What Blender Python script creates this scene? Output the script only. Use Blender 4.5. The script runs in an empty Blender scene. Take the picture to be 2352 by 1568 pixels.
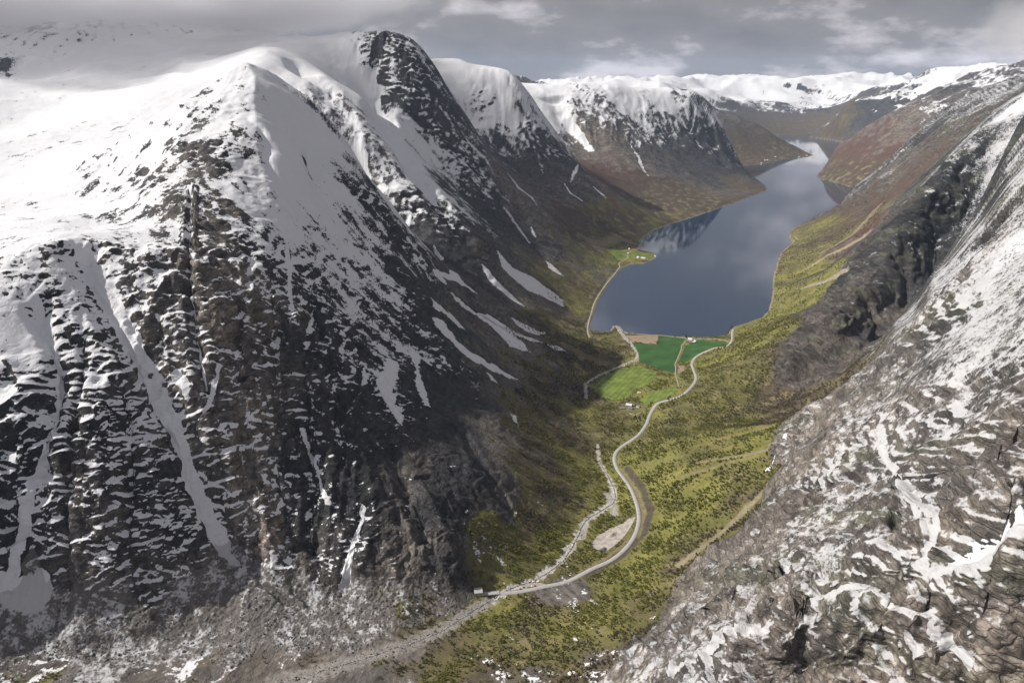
import bpy, bmesh, math, random
import numpy as np
R = math.radians
random.seed(7)
scn = bpy.context.scene
col = scn.collection

# ------------------------------------------------------------------ camera
CH = 900.0                     # camera height above the lake (lake = 0 m)
FPX, CX, CY = 1600.0, 1176.0, 784.0   # focal length and centre in a 2352 px wide frame
PITCH = math.atan((784 - 183) / FPX)
cam = bpy.data.cameras.new('camera')
cam.sensor_width = 36.0
cam.lens = 36.0 * FPX / 2352.0
cam.clip_start = 1.0
cam.clip_end = 120000.0
camo = bpy.data.objects.new('camera', cam)
col.objects.link(camo)
camo.location = (0, 0, CH)
camo.rotation_euler = (R(90) - PITCH, 0, 0)
scn.camera = camo

# ------------------------------------------------------------------ light
SUN_EL, SUN_AZ = R(40), math.atan2(-1.0, 0.02)     # azimuth from +Y towards +X
to_sun = (math.sin(SUN_AZ) * math.cos(SUN_EL), math.cos(SUN_AZ) * math.cos(SUN_EL), math.sin(SUN_EL))
sun = bpy.data.lights.new('sun', 'SUN')
sun.energy = 4.9
sun.angle = R(0.6)
sun.color = (1.0, 0.955, 0.89)
suno = bpy.data.objects.new('sun', sun)
col.objects.link(suno)
from mathutils import Vector
suno.rotation_euler = Vector(to_sun).to_track_quat('Z', 'Y').to_euler()

world = bpy.data.worlds.new('World')
scn.world = world
world.use_nodes = True
def build_world():
    nt = world.node_tree
    N, L = nt.nodes, nt.links
    N.clear()
    out = N.new('ShaderNodeOutputWorld')
    bg = N.new('ShaderNodeBackground')
    bg.inputs['Strength'].default_value = 0.06
    sky = N.new('ShaderNodeTexSky')
    sky.sky_type = 'NISHITA'
    sky.sun_disc = False
    sky.sun_elevation = SUN_EL
    sky.sun_rotation = SUN_AZ
    sky.altitude = 1000
    L.new(sky.outputs['Color'], bg.inputs['Color'])
    # broken cloud cover: noise on a plane above the viewer, seen in perspective
    tc = N.new('ShaderNodeTexCoord')
    sep = N.new('ShaderNodeSeparateXYZ')
    L.new(tc.outputs['Generated'], sep.inputs[0])
    def math_(op, a, b=None, clamp=False):
        n = N.new('ShaderNodeMath'); n.operation = op; n.use_clamp = clamp
        for i, v in enumerate((a, b)):
            if v is None: continue
            if isinstance(v, (int, float)): n.inputs[i].default_value = v
            else: L.new(v, n.inputs[i])
        return n.outputs[0]
    za = math_('ADD', math_('ABSOLUTE', sep.outputs['Z']), 0.36)
    px = math_('DIVIDE', sep.outputs['X'], za)
    py = math_('DIVIDE', sep.outputs['Y'], za)
    cmb = N.new('ShaderNodeCombineXYZ')
    L.new(px, cmb.inputs[0]); L.new(py, cmb.inputs[1])
    n1 = N.new('ShaderNodeTexNoise'); n1.inputs['Scale'].default_value = 1.1
    n1.inputs['Detail'].default_value = 7; n1.inputs['Roughness'].default_value = 0.56
    n1.inputs['Distortion'].default_value = 0.35
    L.new(cmb.outputs[0], n1.inputs['Vector'])
    n2 = N.new('ShaderNodeTexNoise'); n2.inputs['Scale'].default_value = 2.1
    n2.inputs['Detail'].default_value = 6; n2.inputs['Roughness'].default_value = 0.55
    L.new(cmb.outputs[0], n2.inputs['Vector'])
    ramp = N.new('ShaderNodeValToRGB')      # cloud base: dark grey to pale lilac grey
    e = ramp.color_ramp.elements
    e[0].position = 0.38; e[0].color = (0.195, 0.198, 0.220, 1)
    e[1].position = 0.64; e[1].color = (0.64, 0.605, 0.64, 1)
    mid = e.new(0.53); mid.color = (0.250, 0.246, 0.264, 1)
    L.new(n2.outputs['Fac'], ramp.inputs[0])
    cover = N.new('ShaderNodeMapRange'); cover.interpolation_type = 'SMOOTHSTEP'
    cover.inputs['From Min'].default_value = 0.36; cover.inputs['From Max'].default_value = 0.47
    low = N.new('ShaderNodeMapRange')      # towards the horizon the gaps close up
    low.inputs['From Min'].default_value = 0.05; low.inputs['From Max'].default_value = 0.40
    low.inputs['To Min'].default_value = 0.30; low.inputs['To Max'].default_value = 0.0
    L.new(sep.outputs['Z'], low.inputs['Value'])
    L.new(math_('ADD', n1.outputs['Fac'], low.outputs[0]), cover.inputs['Value'])
    bg2 = N.new('ShaderNodeBackground')
    bg2.inputs['Strength'].default_value = 1.0
    L.new(ramp.outputs['Color'], bg2.inputs['Color'])
    mix = N.new('ShaderNodeMixShader')
    L.new(cover.outputs[0], mix.inputs[0])
    L.new(bg.outputs[0], mix.inputs[1]); L.new(bg2.outputs[0], mix.inputs[2])
    L.new(mix.outputs[0], out.inputs['Surface'])
build_world()
scn.view_settings.view_transform = 'Standard'
scn.view_settings.look = 'None'
scn.view_settings.exposure = 0.22
scn.view_settings.gamma = 1.0
scn.view_settings.use_curve_mapping = False
scn.render.engine = 'CYCLES'
scn.cycles.use_denoising = True
scn.cycles.max_bounces = 6
scn.cycles.diffuse_bounces = 3
scn.cycles.glossy_bounces = 3
scn.cycles.transparent_max_bounces = 8
scn.cycles.volume_bounces = 4

# ------------------------------------------------------------------ numeric helpers
f32 = np.float32
def ray(px, py):
    u = (np.asarray(px, float) - CX) / FPX
    v = (CY - np.asarray(py, float)) / FPX
    return u, math.cos(PITCH) + v * math.sin(PITCH), -math.sin(PITCH) + v * math.cos(PITCH)
def at_depth(px, py, Y):
    u, yd, zd = ray(px, py)
    t = Y / yd
    return u * t, Y, CH + zd * t
def at_height(px, py, z):
    u, yd, zd = ray(px, py)
    t = (z - CH) / zd
    return u * t, yd * t, z
def sstep(a, b, x):
    t = np.clip((x - a) / (b - a), 0, 1)
    return t * t * (3 - 2 * t)
def _hash(ix, iy, iz, seed):
    h = (ix * np.uint32(374761393) + iy * np.uint32(668265263) + iz * np.uint32(2147483647 - 61) * np.uint32(3) + np.uint32(seed) * np.uint32(974711)).astype(np.uint32)
    h = (h ^ (h >> np.uint32(13))) * np.uint32(1274126177)
    h = (h ^ (h >> np.uint32(15))) * np.uint32(2246822519)
    return h ^ (h >> np.uint32(13))
def noise2(x, y, seed=0):
    """2-D gradient noise, about -1..1"""
    x = np.asarray(x, f32); y = np.asarray(y, f32)
    xi = np.floor(x); yi = np.floor(y)
    fx = x - xi; fy = y - yi
    ix = xi.astype(np.int32).astype(np.uint32); iy = yi.astype(np.int32).astype(np.uint32)
    ux = fx * fx * fx * (fx * (fx * 6 - 15) + 10); uy = fy * fy * fy * (fy * (fy * 6 - 15) + 10)
    one = np.uint32(1); z = np.uint32(0)
    def g(dx, dy):
        h = _hash(ix + one * np.uint32(dx), iy + one * np.uint32(dy), z, seed)
        a = (h & np.uint32(0xffff)).astype(f32) * f32(2 * math.pi / 65536)
        return np.cos(a) * (fx - dx) + np.sin(a) * (fy - dy)
    a = g(0, 0); b = g(1, 0); c = g(0, 1); d = g(1, 1)
    return ((a + ux * (b - a)) * (1 - uy) + uy * (c + ux * (d - c))) * f32(1.5)
def noise3(x, y, zz, seed=0):
    x = np.asarray(x, f32); y = np.asarray(y, f32); zz = np.asarray(zz, f32)
    xi = np.floor(x); yi = np.floor(y); zi = np.floor(zz)
    fx = x - xi; fy = y - yi; fz = zz - zi
    ix = xi.astype(np.int32).astype(np.uint32); iy = yi.astype(np.int32).astype(np.uint32); iz = zi.astype(np.int32).astype(np.uint32)
    ux = fx * fx * (3 - 2 * fx); uy = fy * fy * (3 - 2 * fy); uz = fz * fz * (3 - 2 * fz)
    def v(dx, dy, dz):
        h = _hash(ix + np.uint32(dx), iy + np.uint32(dy), iz + np.uint32(dz), seed)
        gx = (h & np.uint32(0x3ff)).astype(f32) * f32(2 / 1023) - 1
        gy = ((h >> np.uint32(10)) & np.uint32(0x3ff)).astype(f32) * f32(2 / 1023) - 1
        gz = ((h >> np.uint32(20)) & np.uint32(0x3ff)).astype(f32) * f32(2 / 1023) - 1
        return gx * (fx - dx) + gy * (fy - dy) + gz * (fz - dz)
    def lz(dz):
        a = v(0, 0, dz); b = v(1, 0, dz); c = v(0, 1, dz); d = v(1, 1, dz)
        return (a + ux * (b - a)) * (1 - uy) + uy * (c + ux * (d - c))
    a = lz(0); b = lz(1)
    return (a + uz * (b - a)) * f32(1.35)
def fbm2(x, y, octv=4, seed=0, gain=0.5):
    s = 0; a = 1.0; t = 0
    for i in range(octv):
        s = s + a * noise2(x * 2.03 ** i + 17.3 * i, y * 2.03 ** i - 9.1 * i, seed + i); t += a; a *= gain
    return s / t
def fbm3(x, y, z, octv=4, seed=0, gain=0.5):
    s = 0; a = 1.0; t = 0
    for i in range(octv):
        k = 2.03 ** i
        s = s + a * noise3(x * k + 17.3 * i, y * k - 9.1 * i, z * k + 3.7 * i, seed + i); t += a; a *= gain
    return s / t

# ------------------------------------------------------------------ terrain: surveyed points
# (picture x, picture y, distance ahead in m) - each is a real point of the valley with its own distance
CTRL = """
0 1400 860|0 1100 950|0 900 1020|0 750 1085|0 610 1190|0 530 1400|0 430 1900|0 300 2700|0 180 3600|0 90 4300
100 1420 868|100 1100 962|90 900 1035|85 740 1110|110 620 1190|150 560 1240|130 500 1500|100 400 1950|100 300 2500|150 200 3300|100 60 4200|300 90 4200
200 1400 885|200 1250 935|210 1100 985|210 900 1065|210 730 1150|190 600 1240|230 520 1480|250 430 1800|250 300 2500|330 200 3000|450 180 3300
330 1380 915|330 1250 955|330 1100 1010|330 900 1100|330 750 1170|330 620 1260|330 500 1500|350 400 1750|330 300 2300
430 1380 925|430 1250 975|430 1100 1035|430 900 1120|430 720 1215|430 580 1340|430 440 1560|420 330 1780|450 230 2030
520 1360 945|540 1220 1010|530 1100 1055|520 900 1140|520 720 1250|520 560 1430|530 430 1640|530 300 1880|550 200 2120|600 165 2260
600 1360 945|600 1220 1020|600 1080 1090|600 900 1185|600 720 1310|610 560 1490|600 420 1730|590 300 1920|590 210 2110
700 1350 965|700 1220 1045|700 1080 1120|700 900 1230|700 720 1400|690 560 1610|680 430 1800|670 320 2010|660 210 2220
850 1330 985|820 1200 1065|800 1080 1140|800 900 1290|790 720 1520|780 560 1760|760 420 1960|740 300 2150|720 230 2290
1000 1340 1000|940 1220 1075|920 1080 1170|900 900 1370|890 740 1610|870 600 1840|840 450 2040|800 330 2230
1080 1330 1020|1050 1230 1080|1060 1100 1200|1040 900 1480|1010 760 1700|960 640 1880|890 500 2060
1160 1200 1150|1180 1050 1340|1150 920 1580|1110 840 1700
1200 870 1820|1100 780 1880|1000 700 1960|940 580 2050|1290 800 2170|1200 740 2260|1100 660 2300|1330 760 2470
760 300 2850|700 180 3150|640 110 3500|760 230 3050|830 330 2860|900 430 2700|980 540 2520|1050 620 2400|560 120 3900
850 240 3300|930 370 2950|1000 460 2780|1090 560 2620|1160 640 2560
840 110 3900|900 92 3950|960 110 4000|1005 165 3980|1025 230 3950|1080 310 3850|1150 430 3680|1240 520 3520|1310 580 3450|1370 620 3380
920 250 3600|980 350 3400|1050 450 3200|1150 550 3000|1250 650 2830|1300 700 2760
1010 150 5300|1060 150 5200|1120 155 5000|1170 165 4950|1200 200 4900|1230 260 4850|1290 350 4780|1380 420 4720|1450 465 4780|1100 250 4700|1130 330 4500|1200 420 4250|1280 480 4100|1350 540 3850|1060 290 4600
1240 195 6900|1330 192 7000|1420 192 7100|1500 203 7200|1600 210 7300|1550 206 7250|1640 250 7300|1670 320 7200|1700 385 7050|1300 260 6500|1300 330 6200|1400 280 6500|1400 370 5800|1500 300 6700|1500 400 5900|1600 310 6900|1600 400 6200|1400 450 5000|1650 430 6050|1500 480 4900
1560 182 16500|1480 190 16000|1640 195 17000|1700 183 17500|1810 178 17800|1870 190 17000|1960 180 17500|2010 173 17800|2100 180 17500|2200 186 17500|2340 180 17500|1300 190 17000|1000 200 17500
1700 250 14800|1800 240 15500|1900 245 15500|1830 290 13600|1740 280 13800|1900 300 12500|2000 215 12500|1960 240 11500|2080 205 11500|2050 190 15500|1580 200 14500
1660 262 9700|1620 258 9800|1700 275 9600|1750 295 9500|1800 325 9350|1720 330 9000|1760 350 8900
2220 192 7800|2150 215 7700|2080 245 7500|2010 285 7300|1940 340 7150|2050 300 6900|2000 380 6500|2100 260 6900
2290 200 4600|2230 215 4900|2150 270 4600|2080 340 4500|2010 410 4700|1950 460 4600|1900 500 4300|2150 350 3900|2050 450 3700|1950 530 3550|1870 560 3650|1850 640 2950|1900 620 3050
2352 225 2400|2352 300 1850|2352 400 1430|2352 500 1200|2352 600 1050|2352 700 930|2352 800 830|2352 900 750|2352 1000 700|2352 1100 655|2352 1200 615|2352 1235 600
2300 245 3000|2270 290 2850|2200 375 2700|2130 460 2600|2060 550 2480|1975 665 2250|1895 735 2080|1815 805 1900|2310 420 2500|2250 510 2450|2200 590 2360|2140 680 2220|2060 760 2020|1980 830 1850|1900 880 1690
1960 600 2950|1880 690 2560|1760 900 1780
2250 480 1700|2200 560 1560|2150 650 1440|2080 740 1350|2000 820 1320|1920 890 1360|1850 950 1440
2200 700 1130|2200 800 980|2200 900 880|2200 1000 800|2200 1100 725|2200 1200 655|2150 1275 620
2050 900 1090|2000 1000 990|2000 1100 890|2000 1200 770|1980 1290 680|1900 1000 1110|1880 1100 1000|1850 1200 890|1830 1290 780|1850 1370 660
1780 1080 1200|1760 1150 1110|1680 1230 1030|1560 1330 965|1700 1330 850|1600 1420 790|1700 1430 680|1480 1480 760|1560 1500 680
1800 1440 560|1960 1390 520|2150 1330 482|2352 1268 450|1700 1480 585|1600 1568 595|1500 1568 640|1800 1568 522|2000 1568 480|2150 1568 448|2352 1568 416|2000 1480 496|2200 1430 456|2352 1400 434|1850 1500 535
1380 1568 720
1560 1150 1255|1650 1100 1240|1700 1050 1290|1600 1000 1480|1720 980 1430|1560 900 1840|1650 900 1770|1700 820 2050|1760 760 2330|1830 680 2700|1800 620 3300
"""
# (picture x, picture y, height in m): valley floor
FLOOR = """
1180 1368 44|1300 1340 44|1400 1270 42|1460 1200 42|1450 1100 38|1410 1030 34|1480 950 27|1380 900 18|1450 850 11|1560 800 5|1600 850 14|1480 780 4|1380 790 8|1340 840 14|1350 960 30|1360 1060 32|1330 1180 40|1250 1260 44|1200 1310 46
1100 1390 47|1000 1450 52|850 1500 60|700 1540 66|500 1545 72|300 1548 78|100 1560 84|0 1568 88|1150 1450 56|1200 1568 84|1300 1500 85|1400 1420 75|1000 1568 66|800 1568 68|1500 1400 95|1450 1330 62
1420 590 9|1480 590 4|1450 570 9|1380 560 30|1650 770 6
"""
WORLD_PTS = [  # x, y, z : ground outside the frame
    (-900, 500, 160), (-500, 500, 110), (-100, 520, 110), (200, 420, 230), (-1300, 800, 420), (-1500, 1300, 650), (-1800, 2000, 720),
    (0, 250, 200), (300, 200, 380), (-500, 200, 180), (600, 250, 560), (-300, -100, 300), (500, -100, 520),
    (1000, 700, 700), (1400, 1200, 800), (1900, 1800, 900), (2600, 2600, 1000), (3500, 4000, 1050), (5200, 6000, 1000), (8000, 9000, 1000),
    (-2600, 3000, 1050), (-3400, 4200, 1200), (-2500, 5000, 1250), (-3500, 7000, 1200), (-5000, 9000, 1150), (-1800, 6500, 1000), (-2000, 8500, 900), (-4000, 14000, 900), (14000, 17000, 900), (10000, 14000, 800),
    (2400, 9700, 470), (2000, 9600, 560), (600, 20500, 700), (4000, 20500, 700), (9000, 20500, 700),
    (5400, 7800, 950), (6800, 9500, 950), (1500, 9500, 250), (700, 9000, 750), (-300, 11000, 800), (1500, 11500, 330),
    # hollows behind the crests
    (-745, 2600, 630), (-880, 2720, 720), (-650, 2540, 540), (-1010, 2800, 790), (-560, 2750, 520), (-420, 2500, 380), (-700, 3700, 800), (-330, 3400, 480), (-200, 4500, 560), (-330, 4700, 800), (250, 5600, 420), (60, 6000, 620), (950, 8000, 200), (300, 8300, 640),
]
SHORE_L = [(1345, 752), (1360, 725), (1366, 700), (1385, 665), (1400, 640), (1425, 617), (1448, 607), (1475, 606), (1498, 597), (1508, 589), (1500, 582), (1465, 570), (1475, 548), (1500, 530), (1540, 515), (1590, 500), (1640, 483), (1690, 465), (1735, 448), (1762, 438), (1758, 426), (1738, 412), (1718, 400)]
SHORE_F = [(1705, 383), (1760, 376), (1800, 366), (1840, 362), (1868, 357), (1850, 350), (1820, 335), (1800, 322), (1785, 309)]
SHORE_R = [(1860, 316), (1930, 326), (1960, 331), (1905, 372), (1876, 404), (1884, 412), (1920, 420), (1965, 433), (1990, 445), (1900, 490), (1850, 512), (1825, 524), (1813, 535), (1814, 548), (1822, 556), (1795, 580), (1785, 605), (1776, 640), (1774, 680), (1766, 715), (1748, 730), (1715, 742), (1688, 750), (1672, 770)]
SHORE_N = [(1640, 774), (1590, 774), (1540, 772), (1500, 769), (1460, 766), (1432, 762), (1424, 750), (1408, 748), (1402, 760), (1380, 762), (1360, 759)]
LAKE = np.array([at_height(x, y, 0)[:2] for x, y in SHORE_L + SHORE_F + SHORE_R + SHORE_N])

pts = []
for blk in CTRL.replace('\n', '|').split('|'):
    if blk.strip():
        a = [float(q) for q in blk.split()]
        pts.append(at_depth(*a))
for blk in FLOOR.replace('\n', '|').split('|'):
    if blk.strip():
        a = [float(q) for q in blk.split()]
        pts.append(at_height(*a))
pts += WORLD_PTS
# lake shore and bed
for x, y in LAKE[::1]:
    pts.append((x, y, 3.0))
P = np.array(pts, float)

def logpolar(x, y):
    # smooth near the viewer so that the ground underneath is well behaved
    return np.arctan2(x, y + 0.0), np.log(np.sqrt(x * x + y * y) + 1e-9)
def in_front(p):
    return p[:, 1] > 120
P = P[in_front(P)]
ca, cl = logpolar(P[:, 0], P[:, 1])
SC = 1.0
C = np.stack([ca * SC, cl], 1)
def tps_fit(C, v, lam=4e-4):
    n = len(C)
    d2 = ((C[:, None] - C[None]) ** 2).sum(-1)
    K = 0.5 * d2 * np.log(d2 + 1e-12) + lam * np.eye(n)
    A = np.zeros((n + 3, n + 3)); A[:n, :n] = K
    A[:n, n] = 1; A[:n, n + 1:] = C; A[n, :n] = 1; A[n + 1:, :n] = C.T
    b = np.zeros(n + 3); b[:n] = v
    return np.linalg.lstsq(A, b, rcond=None)[0]
W = tps_fit(C, P[:, 2])
NA, NL = 401, 700
AZ0, AZ1 = R(-56), R(56)
LR0, LR1 = math.log(300.0), math.log(27000.0)
ga = np.linspace(AZ0, AZ1, NA); gl = np.linspace(LR0, LR1, NL)
def tps_grid(W, C):
    out = np.zeros((NA, NL), f32)
    Cf = C.astype(f32); Wf = W.astype(f32)
    for i in range(NA):
        d2 = (ga[i] * SC - C[:, 0])[:, None] ** 2 + (gl[None, :] - C[:, 1][:, None]) ** 2
        out[i] = (W[:-3, None] * 0.5 * d2 * np.log(d2 + 1e-12)).sum(0) + W[-3] + W[-2] * ga[i] * SC + W[-1] * gl
    return out
BASE = tps_grid(W, C)
def cubic_w(t):
    return (-0.5 * t ** 3 + t * t - 0.5 * t, 1.5 * t ** 3 - 2.5 * t * t + 1, -1.5 * t ** 3 + 2 * t * t + 0.5 * t, 0.5 * t ** 3 - 0.5 * t * t)
def sample(grid, x, y, cubic=True):
    a, l = logpolar(x, y)
    fa = np.clip((a - AZ0) / (AZ1 - AZ0) * (NA - 1), 1, NA - 2.001)
    fl = np.clip((l - LR0) / (LR1 - LR0) * (NL - 1), 1, NL - 2.001)
    ia = fa.astype(np.int32); il = fl.astype(np.int32)
    ta = (fa - ia).astype(f32); tl = (fl - il).astype(f32)
    if not cubic:
        return (grid[ia, il] * (1 - ta) + grid[ia + 1, il] * ta) * (1 - tl) + (grid[ia, il + 1] * (1 - ta) + grid[ia + 1, il + 1] * ta) * tl
    wa = cubic_w(ta); wl = cubic_w(tl)
    s = 0
    for i in range(4):
        r = 0
        ii = np.clip(ia - 1 + i, 0, NA - 1)
        for j in range(4):
            r = r + wl[j] * grid[ii, np.clip(il - 1 + j, 0, NL - 1)]
        s = s + wa[i] * r
    return s

def seg_dist(x, y, line, closed=False):
    """distance to a polyline, and the position (vertex index + fraction) of the nearest point"""
    L = np.asarray(line, float)
    n = len(L)
    best = np.full(x.shape, 1e18, f32); tt = np.zeros(x.shape, f32)
    for i in range(n if closed else n - 1):
        x0, y0 = L[i][:2]; x1, y1 = L[(i + 1) % n][:2]
        dx, dy = x1 - x0, y1 - y0
        l2 = dx * dx + dy * dy + 1e-9
        t = np.clip(((x - x0) * dx + (y - y0) * dy) / l2, 0, 1)
        d = (x - x0 - t * dx) ** 2 + (y - y0 - t * dy) ** 2
        m = d < best
        best = np.where(m, d, best); tt = np.where(m, i + t, tt)
    return np.sqrt(best), tt
def inside(x, y, poly):
    poly = np.asarray(poly, float)
    c = np.zeros(x.shape, bool)
    n = len(poly)
    for i in range(n):
        x0, y0 = poly[i][:2]; x1, y1 = poly[(i + 1) % n][:2]
        if y0 == y1: continue
        m = ((y0 > y) != (y1 > y)) & (x < (x1 - x0) * (y - y0) / (y1 - y0) + x0)
        c ^= m
    return c
def lake_signed(x, y):
    """positive on land, negative in the lake; only exact near the shore"""
    d = np.full(x.shape, 1e4, f32)
    m = (x > LAKE[:, 0].min() - 300) & (x < LAKE[:, 0].max() + 300) & (y > LAKE[:, 1].min() - 300) & (y < LAKE[:, 1].max() + 300)
    xs, ys = x[m], y[m]
    dd, _ = seg_dist(xs, ys, LAKE, True)
    d[m] = np.where(inside(xs, ys, LAKE), -dd, dd)
    return d
def lake_clamp(x, y, z):
    d = lake_signed(x, y) + 5.0 * noise2(x / 45.0, y / 45.0, 5) * 0.8
    land = np.maximum(z, 0.6 + np.clip(d, 0, 60) * 0.10)
    k = sstep(0, 120, d)
    land = land * k + np.minimum(land, 1.0 + np.maximum(d, 0) * 0.75) * (1 - k)
    bed = np.minimum(-0.4 + d * 0.12, -0.4)
    return np.where(d > 0, land, np.maximum(bed, -25))
GX = np.sin(ga)[:, None] * np.exp(gl)[None, :]; GY = np.cos(ga)[:, None] * np.exp(gl)[None, :]
BASE = lake_clamp(GX.astype(f32), GY.astype(f32), np.maximum(BASE, 1.0)).astype(f32)

def ground(px, py, grid=None, lift=0.0):
    """where the line of sight through a picture point meets the ground"""
    g = BASE if grid is None else grid
    u, yd, zd = ray(px, py)
    az = math.atan2(u, yd); k = zd / math.hypot(u, yd)
    r = np.exp(np.linspace(math.log(310), math.log(26000), 4000))
    x = r * math.sin(az); y = r * math.cos(az)
    z = sample(g, x, y, False)
    los = CH + k * r
    hit = np.nonzero(los < z + lift)[0]
    i = hit[0] if len(hit) else len(r) - 1
    if 0 < i and len(hit):
        a = los[i - 1] - z[i - 1]; b = z[i] - los[i]
        f = a / (a + b + 1e-9)
        return x[i - 1] + (x[i] - x[i - 1]) * f, y[i - 1] + (y[i] - y[i - 1]) * f
    return x[i], y[i]
def gline(pl, flat=False):
    return np.array([ground(*p) for p in pl])
TERRAIN_RES = (1060, 1080)

# ------------------------------------------------------------------ gullies and ribs cut into the base
# polyline in picture points, half width m (start, end), depth m (start, end); negative depth = rib
CUTS = [
    ([(178, 560), (215, 620), (262, 700), (318, 800), (362, 890), (405, 980), (432, 1080), (468, 1160), (520, 1235)], (30, 26), (26, 26)),
    ([(78, 690), (112, 760), (138, 850), (130, 950), (100, 1050), (62, 1180), (25, 1300)], (20, 18), (26, 16)),
    ([(441, 425), (436, 520), (437, 620), (450, 740), (462, 830), (470, 880)], (9, 11), (14, 16)),
    ([(505, 860), (480, 950), (452, 1010)], (12, 16), (8, 8)),
    ([(625, 690), (635, 800), (625, 950), (640, 1080), (660, 1250)], (16, 22), (14, 12)),
    ([(835, 1180), (812, 1270), (790, 1350)], (16, 24), (14, 8)),
    ([(740, 820), (770, 950), (800, 1080)], (14, 18), (10, 8)),
    ([(845, 190), (890, 300), (940, 380), (990, 450), (1060, 540)], (70, 40), (50, 18)),
    ([(655, 130), (740, 200), (800, 300), (850, 400)], (55, 40), (30, 18)),
    ([(985, 200), (965, 280), (985, 340)], (45, 40), (40, 20)),
    ([(1070, 330), (1110, 420), (1160, 500)], (45, 40), (26, 12)),
    ([(1270, 220), (1300, 290), (1340, 350)], (110, 60), (60, 20)),
    ([(1600, 225), (1630, 300), (1660, 380)], (60, 50), (50, 20)),
    ([(560, 700), (545, 820), (540, 940), (560, 1060)], (12, 12), (10, 10)), ([(700, 620), (720, 740), (700, 860), (720, 980), (730, 1120), (720, 1250)], (16, 18), (14, 14)),
    ([(300, 620), (340, 720), (390, 800), (420, 850)], (14, 14), (10, 12)), ([(190, 760), (195, 900), (180, 1050), (170, 1200), (165, 1330)], (9, 9), (12, 14)),
    ([(275, 880), (300, 1000), (310, 1120), (300, 1250)], (9, 10), (8, 12)), ([(880, 1000), (930, 1120), (970, 1240)], (16, 16), (9, 9)), ([(960, 1100), (1010, 1210), (1040, 1300)], (16, 16), (-7, -8), 'crest'),
    ([(780, 940), (840, 1080), (880, 1200), (900, 1290)], (18, 18), (-8, -8), 'crest'), ([(60, 980), (40, 1100), (10, 1230)], (10, 10), (10, 10)),
    ([(1990, 990), (2050, 1070), (2110, 1160), (2160, 1270)], (12, 22), (7, 10)),
    ([(2352, 1225), (2240, 1262), (2150, 1290), (1980, 1345), (1850, 1405)], (24, 18), (30, 14)),
    ([(2180, 520), (2090, 640), (2020, 720)], (40, 40), (26, 14)),
    ([(540, 1240), (600, 1330), (690, 1400)], (10, 5), (5, 2)),
    ([(1050, 980), (1110, 1090), (1160, 1170)], (14, 14), (8, 5)),
    ([(560, 172), (590, 205), (588, 300), (600, 400), (640, 500)], (85, 60), (-44, -8), 'crest'),
    ([(2352, 420), (2280, 520), (2190, 630), (2110, 725), (2020, 805), (1930, 870), (1860, 925)], (46, 34), (46, 26)),
    ([(2352, 470), (2250, 590), (2160, 700), (2060, 795), (1960, 880)], (40, 30), (-16, -10), 'crest'),
    ([(2270, 290), (2200, 380), (2130, 465), (2060, 555), (1975, 670), (1895, 740)], (40, 34), (-26, -16), 'crest'),
    ([(2200, 400), (2230, 470), (2250, 540)], (26, 24), (24, 18)), ([(2120, 490), (2160, 570), (2190, 640)], (24, 20), (22, 16)),
    ([(2050, 590), (2085, 660), (2100, 720)], (22, 20), (20, 14)), ([(1980, 690), (2010, 740), (2020, 790)], (20, 20), (16, 12)),
    ([(2150, 340), (2090, 420), (2010, 490)], (60, 50), (-26, -16), 'crest'),
    ([(2250, 940), (2130, 985), (2010, 1010), (1900, 1060)], (16, 14), (-10, -8), 'crest'),
    ([(2352, 1040), (2240, 1080), (2120, 1110)], (18, 16), (14, 10)),
    ([(1880, 1150), (1950, 1120), (2050, 1110)], (12, 12), (8, 8)),
    ([(1700, 1340), (1800, 1330), (1900, 1345)], (16, 14), (14, 10)),
    ([(1640, 1440), (1720, 1400), (1800, 1390)], (14, 14), (-8, -8), 'crest'),
    ([(2130, 1350), (2200, 1460), (2260, 1568)], (7, 6), (7, 6)),
    ([(2030, 1400), (2080, 1480), (2110, 1568)], (7, 6), (6, 5)),
    ([(2352, 1420), (2200, 1450), (2000, 1500), (1850, 1540)], (6, 6), (5, 4)),
    ([(560, 880), (570, 1000), (600, 1150), (640, 1280)], (20, 20), (-14, -14)),
    ([(300, 1000), (250, 1150), (240, 1290)], (34, 30), (-12, -12)),
    ([(470, 960), (520, 1080), (570, 1200)], (18, 18), (-12, -8)),
    ([(660, 700), (720, 850), (760, 1000), (830, 1150)], (26, 26), (-12, -8)),
    ([(1800, 1440), (1960, 1390), (2150, 1330), (2352, 1268)], (12, 12), (-16, -16), 'crest'),
    ([(2000, 980), (2100, 940), (2200, 880)], (16, 16), (-8, -8)),
]
CUTS = [(gline(c[0]), c[1], c[2], len(c) > 3) for c in CUTS]
def shape(x, y):
    z = sample(BASE, x, y)
    for L, w, d, crest in CUTS:
        big = 3.2 * max(w)
        m = (x > L[:, 0].min() - big) & (x < L[:, 0].max() + big) & (y > L[:, 1].min() - big) & (y < L[:, 1].max() + big)
        if not m.any(): continue
        xs = x[m]; ys = y[m]
        wob = noise2(xs / (w[0] * 2.2), ys / (w[0] * 2.2), 31) * w[0] * (0.12 if crest else 0.35)
        dd, t = seg_dist(xs + wob, ys + wob * 0.6, L)
        t = t / (len(L) - 1)
        ww = w[0] + (w[1] - w[0]) * t; dp = d[0] + (d[1] - d[0]) * t
        end = sstep(0, 0.07, t) * 0.9 + 0.1
        prof = np.clip(1 - dd / (1.8 * ww), 0, 1) ** 1.25 if crest else 1 - sstep(0.15, 1.6, dd / ww)
        z[m] -= dp * end * prof
    return z

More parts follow.
